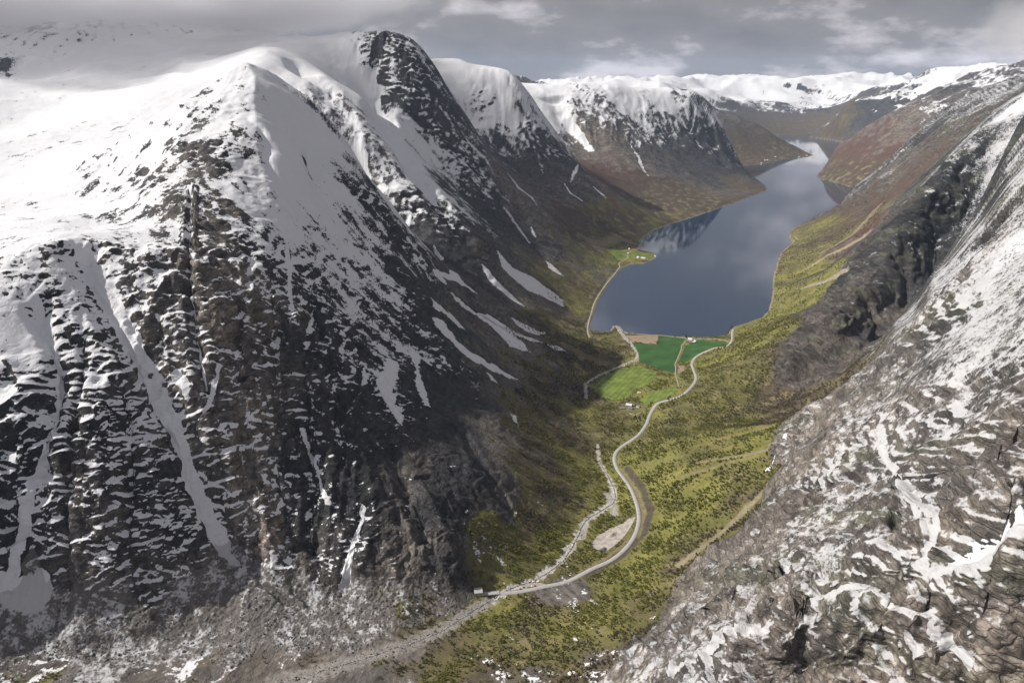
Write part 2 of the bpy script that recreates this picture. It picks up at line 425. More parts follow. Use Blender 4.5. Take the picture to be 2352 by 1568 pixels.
# ------------------------------------------------------------------ terrain mesh: columns in bearing, rows dense where slopes face the viewer
NC, NR = TERRAIN_RES
ac = np.concatenate([np.linspace(R(-54), R(-46.5), 26)[:-1], np.linspace(R(-46.5), R(46.5), NC - 50), np.linspace(R(46.5), R(54), 26)[1:]])
NC = len(ac)
def adaptive_rows():
    ks = np.linspace(R(-54), R(54), 480)
    def blur(q, n, k, ax):
        for _ in range(n):
            pad = [(0, 0)] * q.ndim; pad[ax] = (k, k)
            p = np.pad(q, pad, mode='edge')
            q = sum(np.take(p, np.arange(i, i + q.shape[ax]), axis=ax) for i in range(2 * k + 1)) / (2 * k + 1)
        return q
    # start each column a little below the lowest line of sight
    lr = np.linspace(math.log(305), math.log(1100), 500)
    A, Lr = np.meshgrid(ks, lr, indexing='ij'); rr = np.exp(Lr)
    z = sample(BASE, (np.sin(A) * rr).astype(f32).ravel(), (np.cos(A) * rr).astype(f32).ravel()).reshape(A.shape)
    low = np.arctan2(z - CH, rr) < R(-51)
    last = np.where(low.any(1), low.shape[1] - 1 - low[:, ::-1].argmax(1), 0)
    l0 = blur(lr[last], 3, 5, 0)
    T = np.linspace(0, 1, 2800)
    A = np.repeat(ks[:, None], len(T), 1)
    Lr = l0[:, None] + (math.log(25500) - l0[:, None]) * T[None]
    rr = np.exp(Lr)
    x = (np.sin(A) * rr).astype(f32).ravel(); y = (np.cos(A) * rr).astype(f32).ravel()
    z = shape(x, y).reshape(A.shape)
    el = np.arctan2(z - CH, rr)
    run = np.maximum.accumulate(el, axis=1)
    vis = np.exp(-np.clip(run - el, 0, 1) * 60)
    w = np.abs(np.diff(el, axis=1)) * (0.10 + 0.90 * vis[:, 1:]) + 0.006 * np.diff(Lr, axis=1)
    w = blur(blur(w, 2, 2, 0), 2, 6, 1)
    cs = np.concatenate([np.zeros((len(ks), 1)), np.cumsum(w, axis=1)], axis=1)
    cs /= cs[:, -1:]
    tgt = np.linspace(0, 1, NR)
    rows = np.stack([np.interp(tgt, cs[i], Lr[i]) for i in range(len(ks))])
    rows = blur(rows, 3, 3, 0)
    out = np.empty((NC, NR))
    for j in range(NR):
        out[:, j] = np.interp(ac, ks, rows[:, j])
    return np.exp(out)
RR = adaptive_rows()
VX = (np.sin(ac)[:, None] * RR).astype(f32).ravel()
VY = (np.cos(ac)[:, None] * RR).astype(f32).ravel()
VZ = shape(VX, VY).astype(f32)
def grid_normals(x, y, z):
    p = np.stack([x, y, z], -1).reshape(NC, NR, 3)
    dr = np.empty_like(p); dc = np.empty_like(p)
    dr[:, 1:-1] = p[:, 2:] - p[:, :-2]; dr[:, 0] = p[:, 1] - p[:, 0]; dr[:, -1] = p[:, -1] - p[:, -2]
    dc[1:-1] = p[2:] - p[:-2]; dc[0] = p[1] - p[0]; dc[-1] = p[-1] - p[-2]
    n = np.cross(dc, dr)
    n /= np.linalg.norm(n, axis=-1, keepdims=True) + 1e-9
    return n.reshape(-1, 3)

# ------------------------------------------------------------------ what covers the ground
# picture x, y, mountain, snow 0..1, plants 0..1, roughness 0..1, brown 0..1
COVER = """
190 330 p .72 0 .6 0|330 290 p .8 0 .5 0|300 400 p .78 0 .5 0|260 500 p .72 0 .6 0|60 505 p .75 0 .6 0|380 340 p .7 0 .6 .2|210 470 p .8 0 .5 0
90 75 p .45 0 .7 0|15 150 p .6 0 .6 0|65 335 p .84 0 .45 0|180 335 p .88 0 .4 0|240 165 p .86 0 .4 0|110 470 p .84 0 .45 0|280 130 p .95 0 .2 0
50 150 p 1 0 .08 0|200 250 p .9 0 .3 0|350 200 p .93 0 .25 0|100 400 p .86 0 .35 0|300 350 p .82 0 .4 0|30 520 p .8 0 .45 0|150 480 p .82 0 .4 0|230 430 p .84 0 .4 0|100 80 p .9 0 .3 0|450 160 p 1 0 .06 0|560 120 p 1 0 .1 0|20 250 p .86 0 .35 0|300 450 p .74 0 .5 0
480 230 a .72 0 .5 .2|470 330 a .56 0 .7 .3|400 400 a .55 0 .7 .4|560 230 a .86 0 .3 0|540 320 a .68 0 .5 .2|640 260 a 1 0 .04 0|650 340 a 1 0 .04 0|680 420 a .97 0 .07 0|600 420 a .84 0 .3 .1|620 500 a .86 0 .25 0|700 500 a .84 0 .15 0|720 300 a .95 0 .1 0|760 420 a .8 0 .2 0|760 560 a .72 0 .25 0|820 560 a .66 0 .3 0|850 650 a .6 0 .35 0|860 480 a .35 0 .4 0|840 420 a .5 0 .35 0|900 800 a .46 0 .35 0|800 700 a .6 0 .4 0|880 900 a .3 0 .4 0|800 850 a .35 0 .5 0|900 1000 a .12 0 .45 .1|960 1100 a .06 0 .4 .2|1000 900 a .05 0 .3 .1|1050 1000 a .04 0 .3 .15|1100 1100 a .08 .05 .45 .1|1000 1200 a .06 0 .6 .1|950 650 a .12 0 .4 .1|940 760 a .25 0 .35 0|1150 1150 a .1 .15 .35 .25
600 600 a .55 0 .7 .1|700 620 a .52 0 .65 .1|520 640 a .36 0 .9 .8|520 760 a .3 0 1 .9|460 600 a .4 0 .9 .6|480 500 a .5 0 .8 .5|580 740 a .28 0 1 .8|560 880 a .3 0 .9 .7|580 1000 a .25 0 1 .9|560 1120 a .16 0 1 1|600 1220 a .2 0 1 .8|690 800 a .24 0 1 .2|700 950 a .2 0 1 .1|690 1080 a .24 0 1 .1|700 1200 a .24 0 1 .2|780 1100 a .16 0 .9 .1|850 1200 a .1 0 .9 .2|950 1280 a .05 0 .9 .4|1030 1290 a .04 0 .9 .2|800 1290 a .25 0 .9 .3|640 900 a .22 0 1 .4|740 720 a .4 0 .8 0
330 640 a .48 0 .9 .4|330 540 a .62 0 .7 .3|250 600 a .7 0 .6 .3|370 760 a .45 0 .9 .5|420 860 a .4 0 .9 .6|400 680 a .45 0 .9 .5|150 600 a .78 0 .5 .2|60 620 a .84 0 .4 .2|180 700 a .74 0 .6 .2|200 820 a .66 0 .75 .2|230 950 a .6 0 .8 .2|260 1080 a .5 0 .9 .2|160 1150 a .34 0 1 .4|250 1200 a .36 0 1 .3|330 1150 a .34 0 1 .2|230 1300 a .4 0 .9 .4|330 1270 a .4 0 .9 .2|400 1250 a .35 0 .9 .2|350 1340 a .35 0 .8 .3|60 780 a .96 0 .15 0|30 850 a .8 0 .4 0|60 930 a .3 0 1 0|30 1050 a .3 0 1 0|60 1180 a .34 0 1 0|30 1280 a .3 0 1 0|120 1280 a .2 0 1 .3|480 1120 a .5 0 .5 .2|120 1050 a .45 0 .9 .2
60 1370 t .9 0 .15 0|20 1450 t 0.36 .05 .3 .2|120 1430 t 0.45 .05 .3 .4|220 1420 t 0.36 .05 .3 .5|300 1450 t 0.32 .1 .3 .5|430 1420 t 0.22 .1 .3 .5|520 1400 t 0.16 .25 .3 .8|560 1340 t 0.29 .1 .3 .5|640 1400 t 0.3 .15 .3 .6|720 1440 t 0.36 .1 .3 .5|800 1390 t 0.3 .15 .3 .6|880 1400 t 0.26 .3 .3 .6|960 1390 t 0.18 .5 .3 .7|540 1290 t 0.5 0 .2 .3|250 1510 t 0.45 .05 .3 .4|420 1500 t 0.3 .1 .3 .5|560 1490 t 0.26 .3 .3 .6|700 1480 t 0.29 .2 .3 .6|820 1450 t 0.25 .3 .3 .6
60 1545 v .2 .5 .2 .6|400 1540 v .25 .4 .2 .6|600 1530 v .12 .4 .2 .8|700 1520 v .1 .4 .15 .8|900 1500 v .04 .4 .15 .6|800 1550 v .06 .3 .15 .6|1000 1460 v .06 .6 .12 .5|1050 1530 v .1 .85 .12 .3|1150 1420 v .03 1 .1 .3|1200 1500 v .14 .8 .12 .5|1200 1560 v .26 .5 .15 .6|1100 1560 v .25 .6 .15 .6|1300 1500 v .14 .8 .12 .5|1300 1440 v .06 .9 .1 .3|1300 1365 v .14 .3 .15 .5|1400 1400 v .08 1 .1 .2|1400 1460 v .12 .9 .12 .4|1350 1540 v .3 .6 .2 .6|1450 1350 v .04 1 .1 .15|1500 1290 v 0 1 .1 .05
1100 1280 v .18 .7 .2 .4|1150 1250 v .14 .8 .15 .3|1200 1300 v .1 .95 .1 .15|1250 1240 v .02 1 .1 .1|1200 1180 v .1 .6 .2 .6|1250 1100 v .04 .7 .15 .6|1300 1000 v 0 .8 .12 .6|1300 900 v 0 .7 .12 .8|1250 950 v .04 .6 .2 .7|1200 1050 v .06 .5 .25 .6|1340 950 v 0 1 .06 .3|1350 1100 v 0 1 .06 .25|1400 1000 v 0 1 .06 .35|1400 870 v 0 1 .05 .3|1330 820 v 0 1 .06 .7|1400 800 v 0 1 .04 .5|1500 850 v 0 1 .03 0|1560 900 v 0 1 .03 .2|1450 1200 v 0 1 .05 .2|1600 800 v 0 1 .03 0
1520 1200 v 0 1 .1 0|1600 1150 v 0 1 .1 .02|1550 1050 v 0 1 .1 .1|1650 1050 v 0 1 .1 .1|1600 980 v 0 1 .1 .25|1700 970 v 0 1 .1 .35|1650 900 v 0 1 .08 .4|1760 930 v 0 .9 .12 .7|1800 960 v 0 .7 .15 .9|1700 850 v 0 1 .08 .3|1680 800 v 0 1 .08 .3|1750 780 v 0 1 .1 .2|1820 700 v 0 1 .1 .2|1850 620 v 0 1 .1 .25|1900 570 v 0 .9 .12 .4|1950 560 v 0 .6 .2 .8|1700 1160 v .04 .8 .12 .6|1620 1240 v .06 .8 .12 .6|1720 1110 v .02 .95 .1 .4|1550 1290 v .04 .9 .12 .5|1480 1380 v .1 .8 .15 .5|1860 540 v 0 1 .1 .3
1100 700 c 0 .2 .35 .3|1200 780 c 0 .4 .3 .7|1100 820 c .02 .1 .35 .3|1000 730 c .06 0 .4 .1|1250 700 c 0 .5 .25 .7|1300 750 c 0 .85 .15 .6|1300 640 c 0 .7 .2 .6|1350 700 c 0 .95 .12 .4|1050 600 c .05 0 .45 .1|1150 600 c .04 .1 .4 .2|1200 660 c .02 .25 .3 .6|1240 560 c .03 .2 .4 .2|1330 600 c .02 .5 .3 .3
680 150 b .98 0 .15 0|620 140 b 1 0 .08 0|740 190 b .85 0 .4 .2|800 260 b .62 0 .6 .3|760 280 b .55 0 .6 .3|860 350 b .6 0 .6 .3|900 430 b .55 0 .6 .2|850 400 b .92 0 .2 0|950 500 b .4 0 .6 .1|1000 560 b .15 0 .5 .1|840 210 b .97 0 .12 0|900 320 b .95 0 .15 0|960 400 b .8 0 .35 0|780 130 b 1 0 .12 0
880 130 c .42 0 .8 0|940 150 c .3 0 .8 0|920 220 c .26 0 .9 0|985 220 c .4 0 .7 0|1000 290 c .24 0 .8 .1|1010 340 c .55 0 .6 0|960 320 c .8 0 .4 0|1060 380 c .5 0 .7 0|1030 440 c .35 0 .7 0|1100 480 c .14 0 .6 0|1000 480 c .35 0 .6 0|1100 420 c .4 0 .6 0
1040 170 d 1 0 .1 0|1100 180 d .97 0 .15 0|1160 190 d .95 0 .15 0|1110 240 d .75 0 .5 .2|1170 260 d .82 0 .35 .1|1090 290 d .7 0 .45 0|1200 240 d .6 0 .5 0|1140 330 d .36 0 .7 .1|1220 320 d .32 0 .7 .1|1180 380 d .22 0 .6 .1|1250 400 d .12 .1 .5 .2|1330 430 d .04 .2 .4 .2|1200 470 d .06 .3 .4 .8|1300 490 d 0 .7 .3 .9|1400 500 d 0 .9 .15 .7|1350 560 d 0 .95 .12 .7|1430 530 d 0 1 .1 .6|1420 590 d 0 1 .05 .1|1250 460 d .03 .2 .4 .5
1270 210 e .97 0 .15 0|1280 260 e .9 0 .3 .2|1330 215 e .7 0 .4 .3|1420 210 e .97 0 .12 0|1440 240 e .85 0 .35 0|1520 220 e .9 0 .25 0|1320 280 e .3 .1 .6 .7|1380 260 e .5 0 .6 .3|1500 270 e .55 0 .6 0|1580 240 e .62 0 .6 0|1620 270 e .42 0 .7 0|1640 320 e .16 0 .6 0|1540 310 e .26 0 .6 0|1450 310 e .3 0 .6 .2|1380 330 e .1 .3 .6 .9|1430 370 e .07 .4 .5 .9|1320 330 e .3 .1 .6 .6|1400 420 e .02 .7 .4 .9|1500 360 e .08 .1 .5 .2|1600 380 e .02 .1 .4 .1|1650 400 e .01 .2 .4 .1|1500 430 e .01 .7 .25 .8|1560 440 e 0 .8 .2 .7|1600 470 e 0 .9 .15 .7|1700 420 e 0 .7 .2 .5|1550 490 e 0 1 .12 .6
1670 275 f .03 .4 .5 .3|1720 310 f 0 .6 .4 .3|1760 340 f 0 .8 .3 .4|1740 365 f 0 1 .1 .4|1830 352 f 0 1 .1 .4
1560 195 g 1 0 .35 0|1650 200 g 1 0 .35 0|1750 195 g 1 0 .35 0|1850 195 g 1 0 .35 0|1950 195 g 1 0 .35 0|2050 190 g 1 0 .35 0|2150 190 g 1 0 .35 0|1700 220 g .95 0 .4 0|1800 220 g .95 0 .4 0|1880 220 g .8 0 .4 0|1720 245 g .6 .1 .4 .2|1800 245 g .4 .2 .4 .2|1870 240 g .6 0 .4 0|1750 265 g .05 .5 .3 .3|1850 270 g 0 .5 .3 .2|1800 290 g 0 .8 .2 .3|1950 240 g .05 .4 .3 .2|2000 225 g .35 0 .6 .2|1900 290 g 0 .7 .3 .2|2050 215 g .6 0 .6 0|1500 195 g 1 0 .3 0
2200 200 h .5 0 .6 0|2140 225 h .4 0 .6 .2|2080 250 h .2 .2 .5 .5|2100 270 h .1 .3 .4 .8|2020 300 h 0 .5 .35 .8|2050 330 h 0 .5 .35 .9|1960 350 h 0 .7 .25 .7|2000 390 h 0 .9 .15 .6|1920 400 h 0 1 .1 .6|2150 250 h .4 .1 .5 .3
2250 220 i .45 0 .7 0|2200 260 i .4 0 .6 .2|2150 290 i .2 .15 .7 .15|2100 350 i .1 .3 .7 .8|2050 420 i .04 .4 .7 .85|2000 470 i .01 .5 .4 .7|2150 380 i .12 0 .8 .1|2050 500 i .02 .25 .7 .4|1980 500 i 0 .6 .4 .7
2330 245 i 1 0 .12 0|2300 260 i .5 0 .6 .1|2310 330 i .75 0 .5 .1|2280 420 i .6 0 .65 .1|2230 350 i .35 0 .7 .1|2200 420 i .12 0 .9 0|2150 490 i .1 0 .9 0|2100 560 i .06 0 .9 .1|2230 480 i .36 0 .7 .1|2170 560 i .07 0 .8 0|2120 640 i .06 0 .8 .1|2050 640 i .05 0 .9 .3|1990 720 i .05 0 .9 .7|1900 790 i .04 0 .9 .8|1850 840 i .03 .1 .9 .7|2010 760 i .06 0 .9 .4|2250 440 i .5 0 .6 0
2340 420 i 0.64 0 .4 .2|2340 560 i 0.82 0 .35 .2|2280 560 i 0.48 0 .5 .3|2300 660 i 0.6 0 .45 .2|2200 650 i 0.4 0 .55 .4|2250 760 i 0.58 0 .5 .2|2340 800 i 0.58 0 .5 .3|2130 750 i 0.32 0 .5 .5|2050 820 i 0.24 0 .5 .5|2150 850 i 0.44 0 .5 .3|2300 900 i 0.5 0 .6 .3|1960 900 i 0.16 0 .5 .6|2050 930 i 0.32 0 .6 .5|2180 960 i 0.4 0 .7 .4|2330 1000 i 0.27 0 .8 .5|2330 1120 i 0.16 0 .9 .6|2200 1060 i 0.29 0 .8 .5|2080 1040 i 0.42 0 .6 .5|1960 1020 i 0.37 0 .7 .5|1870 1000 i 0.16 0 .7 .6|1820 1100 i 0.1 0 .8 .6|1900 1100 i 0.37 0 .7 .5|2020 1140 i 0.42 0 .7 .5|2120 1180 i 0.32 0 .8 .6|2000 1220 i 0.4 0 .7 .5|1900 1200 i 0.36 0 .7 .5|1780 1220 i 0.08 0 .7 .6|2080 1270 i 0.32 0 .7 .5|2250 1180 i 0.21 0 .9 .6|2240 1265 i 0.9 0 .3 .2|2340 1235 i 0.95 0 .3 .2|1920 1300 i 0.34 0 .8 .5|1830 1330 i 0.16 0 .9 .6|1700 1270 i 0.05 .1 .7 .7|1640 1330 i 0.12 .2 .7 .7
1720 1360 w 0.16 0 .9 .6|1620 1420 w 0.21 .1 .9 .6|1550 1480 w 0.21 .1 .9 .6|1480 1510 w 0.2 .2 .8 .6|1750 1430 w 0.24 0 .8 .6|1900 1370 w 0.32 0 .7 .5|2050 1330 w 0.36 0 .7 .4|1880 1440 w 0.24 0 .8 .7|2050 1420 w 0.16 0 .9 .8|2200 1370 w 0.08 0 .9 .9|2320 1320 w 0.06 0 .9 .8|2300 1450 w 0.03 0 .9 .8|2150 1480 w 0.05 0 .9 .8|2000 1500 w 0.1 0 .9 .7|1850 1510 w 0.1 0 .9 .7|1700 1500 w 0.24 0 .8 .5|1600 1540 w 0.32 0 .7 .5|2300 1550 w 0.02 0 .9 .8|1900 1560 w 0.05 0 .9 .7
"""
REG = {'p': 'snow_plateau', 'a': 'domed_mountain', 't': 'scree_slope', 'v': 'valley_floor', 'b': 'snowy_spur', 'c': 'dark_spur',
       'd': 'rounded_mountain', 'e': 'flat_topped_mountain', 'f': 'headland_hill', 'g': 'far_mountains', 'h': 'far_valley_side',
       'i': 'rocky_mountainside', 'w': 'foreground_crag'}
REGK = list(REG)
cpos, cval, creg = [], [], []
for blk in COVER.replace('\n', '|').split('|'):
    q = blk.split()
    if not q: continue
    gx, gy = ground(float(q[0]), float(q[1]))
    cpos.append(logpolar(gx, gy)); creg.append(REGK.index(q[2])); cval.append([float(v) for v in q[3:]])
cpos = np.array(cpos); cval = np.array(cval, f32); creg = np.array(creg)
CGRID = np.zeros((NA, NL, 4), f32)
RGRID = np.zeros((NA, NL), np.int8)
warp = 0.022 * fbm2((GX / 160).astype(f32), (GY / 160).astype(f32), 3, 77)
warp2 = 0.022 * fbm2((GX / 160 + 50).astype(f32), (GY / 160).astype(f32), 3, 78)
for i in range(NA):
    d2 = (ga[i] + warp[i][None] - cpos[:, 0][:, None]) ** 2 + (gl[None] + warp2[i][None] - cpos[:, 1][:, None]) ** 2
    w = 1.0 / (d2 + 6e-5) ** 2.2
    CGRID[i] = (w[:, :, None] * cval[:, None, :]).sum(0) / w.sum(0)[:, None]
    RGRID[i] = creg[d2.argmin(0)]
cov = np.stack([sample(CGRID[:, :, k], VX, VY, False) for k in range(4)], -1)
SNOW, VEG, ROUGH, BROWN = [np.clip(cov[:, k], 0, 1).astype(f32) for k in range(4)]
a_, l_ = logpolar(VX, VY)
VREG = RGRID[np.clip(((a_ - AZ0) / (AZ1 - AZ0) * (NA - 1) + .5).astype(int), 0, NA - 1), np.clip(((l_ - LR0) / (LR1 - LR0) * (NL - 1) + .5).astype(int), 0, NL - 1)]

# ------------------------------------------------------------------ relief: ledges, ribs, slabs
DIST = np.sqrt(VX ** 2 + VY ** 2)
FAR = sstep(2500, 8000, DIST)
N0 = grid_normals(VX, VY, VZ)
steep = np.clip(1 - N0[:, 2], 0, 1)
LAKED = lake_signed(VX, VY)
ashore = sstep(0, 60, LAKED)
_p = np.stack([VX, VY, VZ], -1).reshape(NC, NR, 3)
_sr = np.linalg.norm(np.diff(_p, axis=1), axis=-1); _sr = np.pad(_sr, ((0, 0), (0, 1)), mode='edge')
_sc = np.linalg.norm(np.diff(_p, axis=0), axis=-1); _sc = np.pad(_sc, ((0, 1), (0, 0)), mode='edge')
SPACE = np.maximum(_sr, _sc).ravel().astype(f32)     # how finely the ground is sampled here
def res(scale): return 1 - sstep(.33, .70, SPACE / scale)
def ridged(n): return 1 - 2 * np.abs(n)
TAN = 1 - sstep(.33, .75, SPACE / (9.5 * np.maximum(1, DIST / 1000)))     # calm where the ground is seen edge-on
X, Y, Z = VX, VY, VZ
wx = np.abs(N0[:, 0]); wy = np.abs(N0[:, 1])
wA = sstep(0.35, 0.65, wx / (wx + wy + 1e-6))       # 1: slope runs along x (valley sides); 0: slope runs along y (faces)
# streaks down the slope, whatever way it faces
def fall_noise(c, a, sd, zk=.5):
    az_ = np.arctan2(N0[:, 1], N0[:, 0]); tot = 0; ws = 0
    for k in range(6):
        th = math.pi * k / 6
        w = np.abs(np.cos(az_ - th)) ** 10
        ct, s_ = math.cos(th), math.sin(th)
        tot = tot + w * noise2((-s_ * VX + ct * VY) / c + .5 * noise2(VX / (c * 4), VY / (c * 4), sd + 50), (ct * VX + s_ * VY) / a + zk * VZ / a, sd + k); ws = ws + w * w
    return tot / np.sqrt(ws + 1e-6)
# big shapes for the far mountains
big = fbm2(X / 1500, Y / 1500, 4, 3)
bigr = ridged(noise2(X / 1900 + 4, Y / 1900, 8)) * 0.6 + ridged(noise2(X / 800, Y / 800, 9)) * 0.3
hi = sstep(150, 500, Z)
Z = Z + sstep(10500, 14000, DIST) * hi * (bigr * 200 + big * 130 - 60)
mid = sstep(2300, 4500, DIST) * (1 - sstep(6500, 9000, DIST) * .6) * (1 - sstep(10500, 13000, DIST))
Z = Z + mid * ROUGH * ashore * (ridged(noise2(X / 420, Y / 420, 12)) * 32 + ridged(noise2(X / 170, Y / 170, 13)) * 15)
band = sstep(6500, 9000, DIST) * (1 - sstep(12500, 14500, DIST)) * hi
Z = Z + band * (ridged(noise2(X / 760, Y / 760, 14)) * 70 + ridged(noise2(X / 300, Y / 300, 15)) * 28 - 40)
# ribs that run down the slope
ribA = ridged(noise2(Y / 75 + noise2(X / 300, Y / 300, 41) * 1.2, X / 520, 21)) + 0.5 * ridged(noise2(Y / 30 + 7, X / 240, 22))
ribB = ridged(noise2(X / 70 + noise2(X / 260, Y / 260, 42) * 1.2, Y / 480, 23)) + 0.5 * ridged(noise2(X / 27 + 9, Y / 200, 24))
rib = ribA * wA + ribB * (1 - wA)
ribL = ridged(noise2(X / 120 + .8 * noise2(X / 300, Y / 300, 43), Y / 700, 44)) * (1 - wA) * (1 - sstep(1700, 2400, DIST))
near = 1 - sstep(3500, 9000, DIST)
Z = Z + ROUGH * ashore * (rib * (8.5 + 4 * mid) + ribL * 15) * TAN * sstep(0.02, 0.16, steep)
isIW = np.isin(VREG, [REGK.index('i'), REGK.index('w')]).astype(f32)
# ledges: beds dipping gently, each with a riser and a tread
rug = ROUGH * sstep(0.015, 0.13, steep) * ashore * TAN
for per, st, sd in ((34.0, 0.6, 51), (15.0, 0.5, 52), (6.5, 0.42, 53)):
    q = (Z + X * 0.22 - Y * 0.10) / per + 1.5 * noise2(X / (per * 5), Y / (per * 5), sd) + 0.8 * noise2(X / (per * 1.6), Y / (per * 1.6), sd + 20)
    fr = q - np.floor(q)
    sh = fr ** 3 * (fr * (fr * 6 - 15) + 10)
    patch = sstep(-0.1, 0.5, noise2(X / (per * 7), Y / (per * 9), sd + 40))
    Z = Z + per * (sh - fr) * st * rug * patch * (1 - isIW * (.92 if per < 20 else .4)) * (near if per < 20 else 1.0) * res(per * .9)
# rock breaks along the surface normal
def nz(s, o, sd): return fbm3(X / s, Y / s, Z / s, o, sd)
disp = ridged(nz(95, 2, 61)) * 11.0 + ridged(nz(38, 2, 62)) * 6.5 * near * res(22) + ridged(nz(15, 2, 63)) * 3.4 * near * res(9) + ridged(nz(6.5, 2, 68)) * 1.3 * res(4)
disp = disp + isIW * (ridged(nz(130, 2, 88)) * 12 + ridged(nz(55, 2, 162)) * 7 + ridged(nz(13, 3, 163)) * 2.2 * near * res(6))
# joints: sets of parallel planes that break the rock into angular blocks
JOINTS = [((.72, .30, .62), 201), ((-.45, .76, .47), 202), ((.15, -.42, .90), 203), ((-.80, -.25, .54), 204)]
for per, amp, lim in ((46., .17, 9e9), (19., .22, 7000.), (8., .26, 3500.), (3.6, .26, 1700.)):
    fade = 1.0 if lim > 1e9 else 1 - sstep(lim * .6, lim, DIST)
    kI = 1 + isIW * {46.: .9, 19.: 1.0, 8.: .8, 3.6: .5}[per]
    for (dx, dy, dz), sd in JOINTS[:3 if per < 40 else 4]:
        q = (X * dx + Y * dy + Z * dz) / per + 1.1 * noise2(X / (per * 4) + sd, Y / (per * 4) + Z / (per * 5), sd) + .35 * noise2(X / per, Y / per + Z / per, sd + 9)
        fr = q - np.floor(q)
        on = sstep(-.15, .45, noise2(X / (per * 3.1) - sd, Y / (per * 3.1) + Z / (per * 3), sd + 30))
        dl = np.clip(3.2 * SPACE / per, .10, .5)          # the drop takes a few samples, so that it stays a clean edge
        fr = np.where(fr < 1 - dl, fr / (1 - dl), (1 - fr) / dl)
        disp = disp + per * amp * (fr - .5) * on * fade * kI * res(per * .55)
disp = disp * rug * (0.45 + 0.55 * sstep(-.2, .3, noise2(X / 230, Y / 230, 64)))
soft = fbm2(X / 60, Y / 60, 3, 65) * 3.0 * (1 - rug) * ashore * np.clip(ROUGH * 4, 0.1, 1)
drift = noise2(X / 420, Y / 260, 66) * 34 + ridged(noise2(X / 300 + Y / 500, Y / 330, 166)) * 14 + noise2(X / 120, Y / 90, 67) * 6
soft = soft + drift * sstep(0.9, 1.0, SNOW) * sstep(0.3, 0.1, ROUGH) * sstep(1500, 2200, DIST)
stones = np.abs(noise2(X / 4.5, Y / 4.5, 68)) * 2.6 * res(4.5) + np.abs(noise2(X / 10, Y / 10, 69)) * 2.4
isT = (VREG == REGK.index('t')).astype(f32)
X = X + N0[:, 0] * disp; Y = Y + N0[:, 1] * disp; Z = Z + N0[:, 2] * disp + soft + stones * isT
Z = np.where(LAKED > 0, np.maximum(Z, 0.5 + np.clip(LAKED, 0, 30) * 0.03), np.minimum(Z, -0.3)).astype(f32)
VX2, VY2, VZ2 = X.astype(f32), Y.astype(f32), Z
N1 = grid_normals(VX2, VY2, VZ2)

# ------------------------------------------------------------------ roads: line, level, and the ground shaped to carry them
def height(x, y):
    """height of the finished ground"""
    x = np.atleast_1d(np.asarray(x, float)); y = np.atleast_1d(np.asarray(y, float))
    az = np.arctan2(x, y); r = np.hypot(x, y)
    c = np.clip(np.interp(az, ac, np.arange(NC)), 0, NC - 1.001)
    zg = VZ2.reshape(NC, NR)
    out = np.empty(len(x))
    for i in range(len(x)):
        k = int(c[i]); f = c[i] - k
        out[i] = np.interp(r[i], RR[k], zg[k]) * (1 - f) + np.interp(r[i], RR[k + 1], zg[k + 1]) * f
    return out
def spline(P, step):
    P = np.asarray(P, float)
    Q = np.concatenate([[2 * P[0] - P[1]], P, [2 * P[-1] - P[-2]]])
    out = []
    for i in range(1, len(Q) - 2):
        n = max(2, int(np.linalg.norm(Q[i + 1] - Q[i]) / step))
        for t in np.arange(n) / n:
            a, b, c, d = Q[i - 1], Q[i], Q[i + 1], Q[i + 2]
            out.append(0.5 * ((2 * b) + (-a + c) * t + (2 * a - 5 * b + 4 * c - d) * t * t + (-a + 3 * b - 3 * c + d) * t ** 3))
    out.append(P[-1])
    return np.array(out)
ROAD = [(1107, 1361), (1140, 1361), (1186, 1360), (1251, 1347), (1305, 1333), (1359, 1307), (1402, 1286), (1434, 1261), (1456, 1232), (1467, 1199), (1465, 1167), (1452, 1127), (1434, 1099), (1418, 1077), (1411, 1055), (1416, 1037), (1431, 1023), (1452, 1009), (1470, 994), (1485, 973), (1494, 951), (1510, 929), (1539, 917), (1568, 904), (1589, 886), (1599, 868), (1593, 850), (1589, 838), (1593, 827), (1600, 819), (1612, 812), (1628, 805), (1644, 799), (1660, 796), (1672, 791), (1679, 785), (1682, 778), (1682, 767), (1684, 757)]
SHORE_TRACK = [(1677, 784), (1660, 781), (1636, 779), (1604, 778), (1580, 777), (1556, 774), (1524, 771), (1476, 768), (1446, 766)]
FARM_LANE = [(1574, 785), (1566, 793), (1565, 802), (1561, 812), (1556, 824), (1551, 835), (1552, 848), (1552, 862), (1559, 883)]
LAKE_ROAD = [(1354, 775), (1350, 757), (1352, 742), (1358, 720), (1368, 690), (1390, 656), (1412, 630), (1420, 618), (1424, 612), (1422, 604), (1440, 594), (1442, 585), (1450, 577)]
CAPE_ROAD = [(1823, 542), (1828, 546), (1833, 551)]
HOUSE_DRIVE = [(1446, 949), (1455, 952), (1464, 950), (1472, 946)]
ROADS = {}
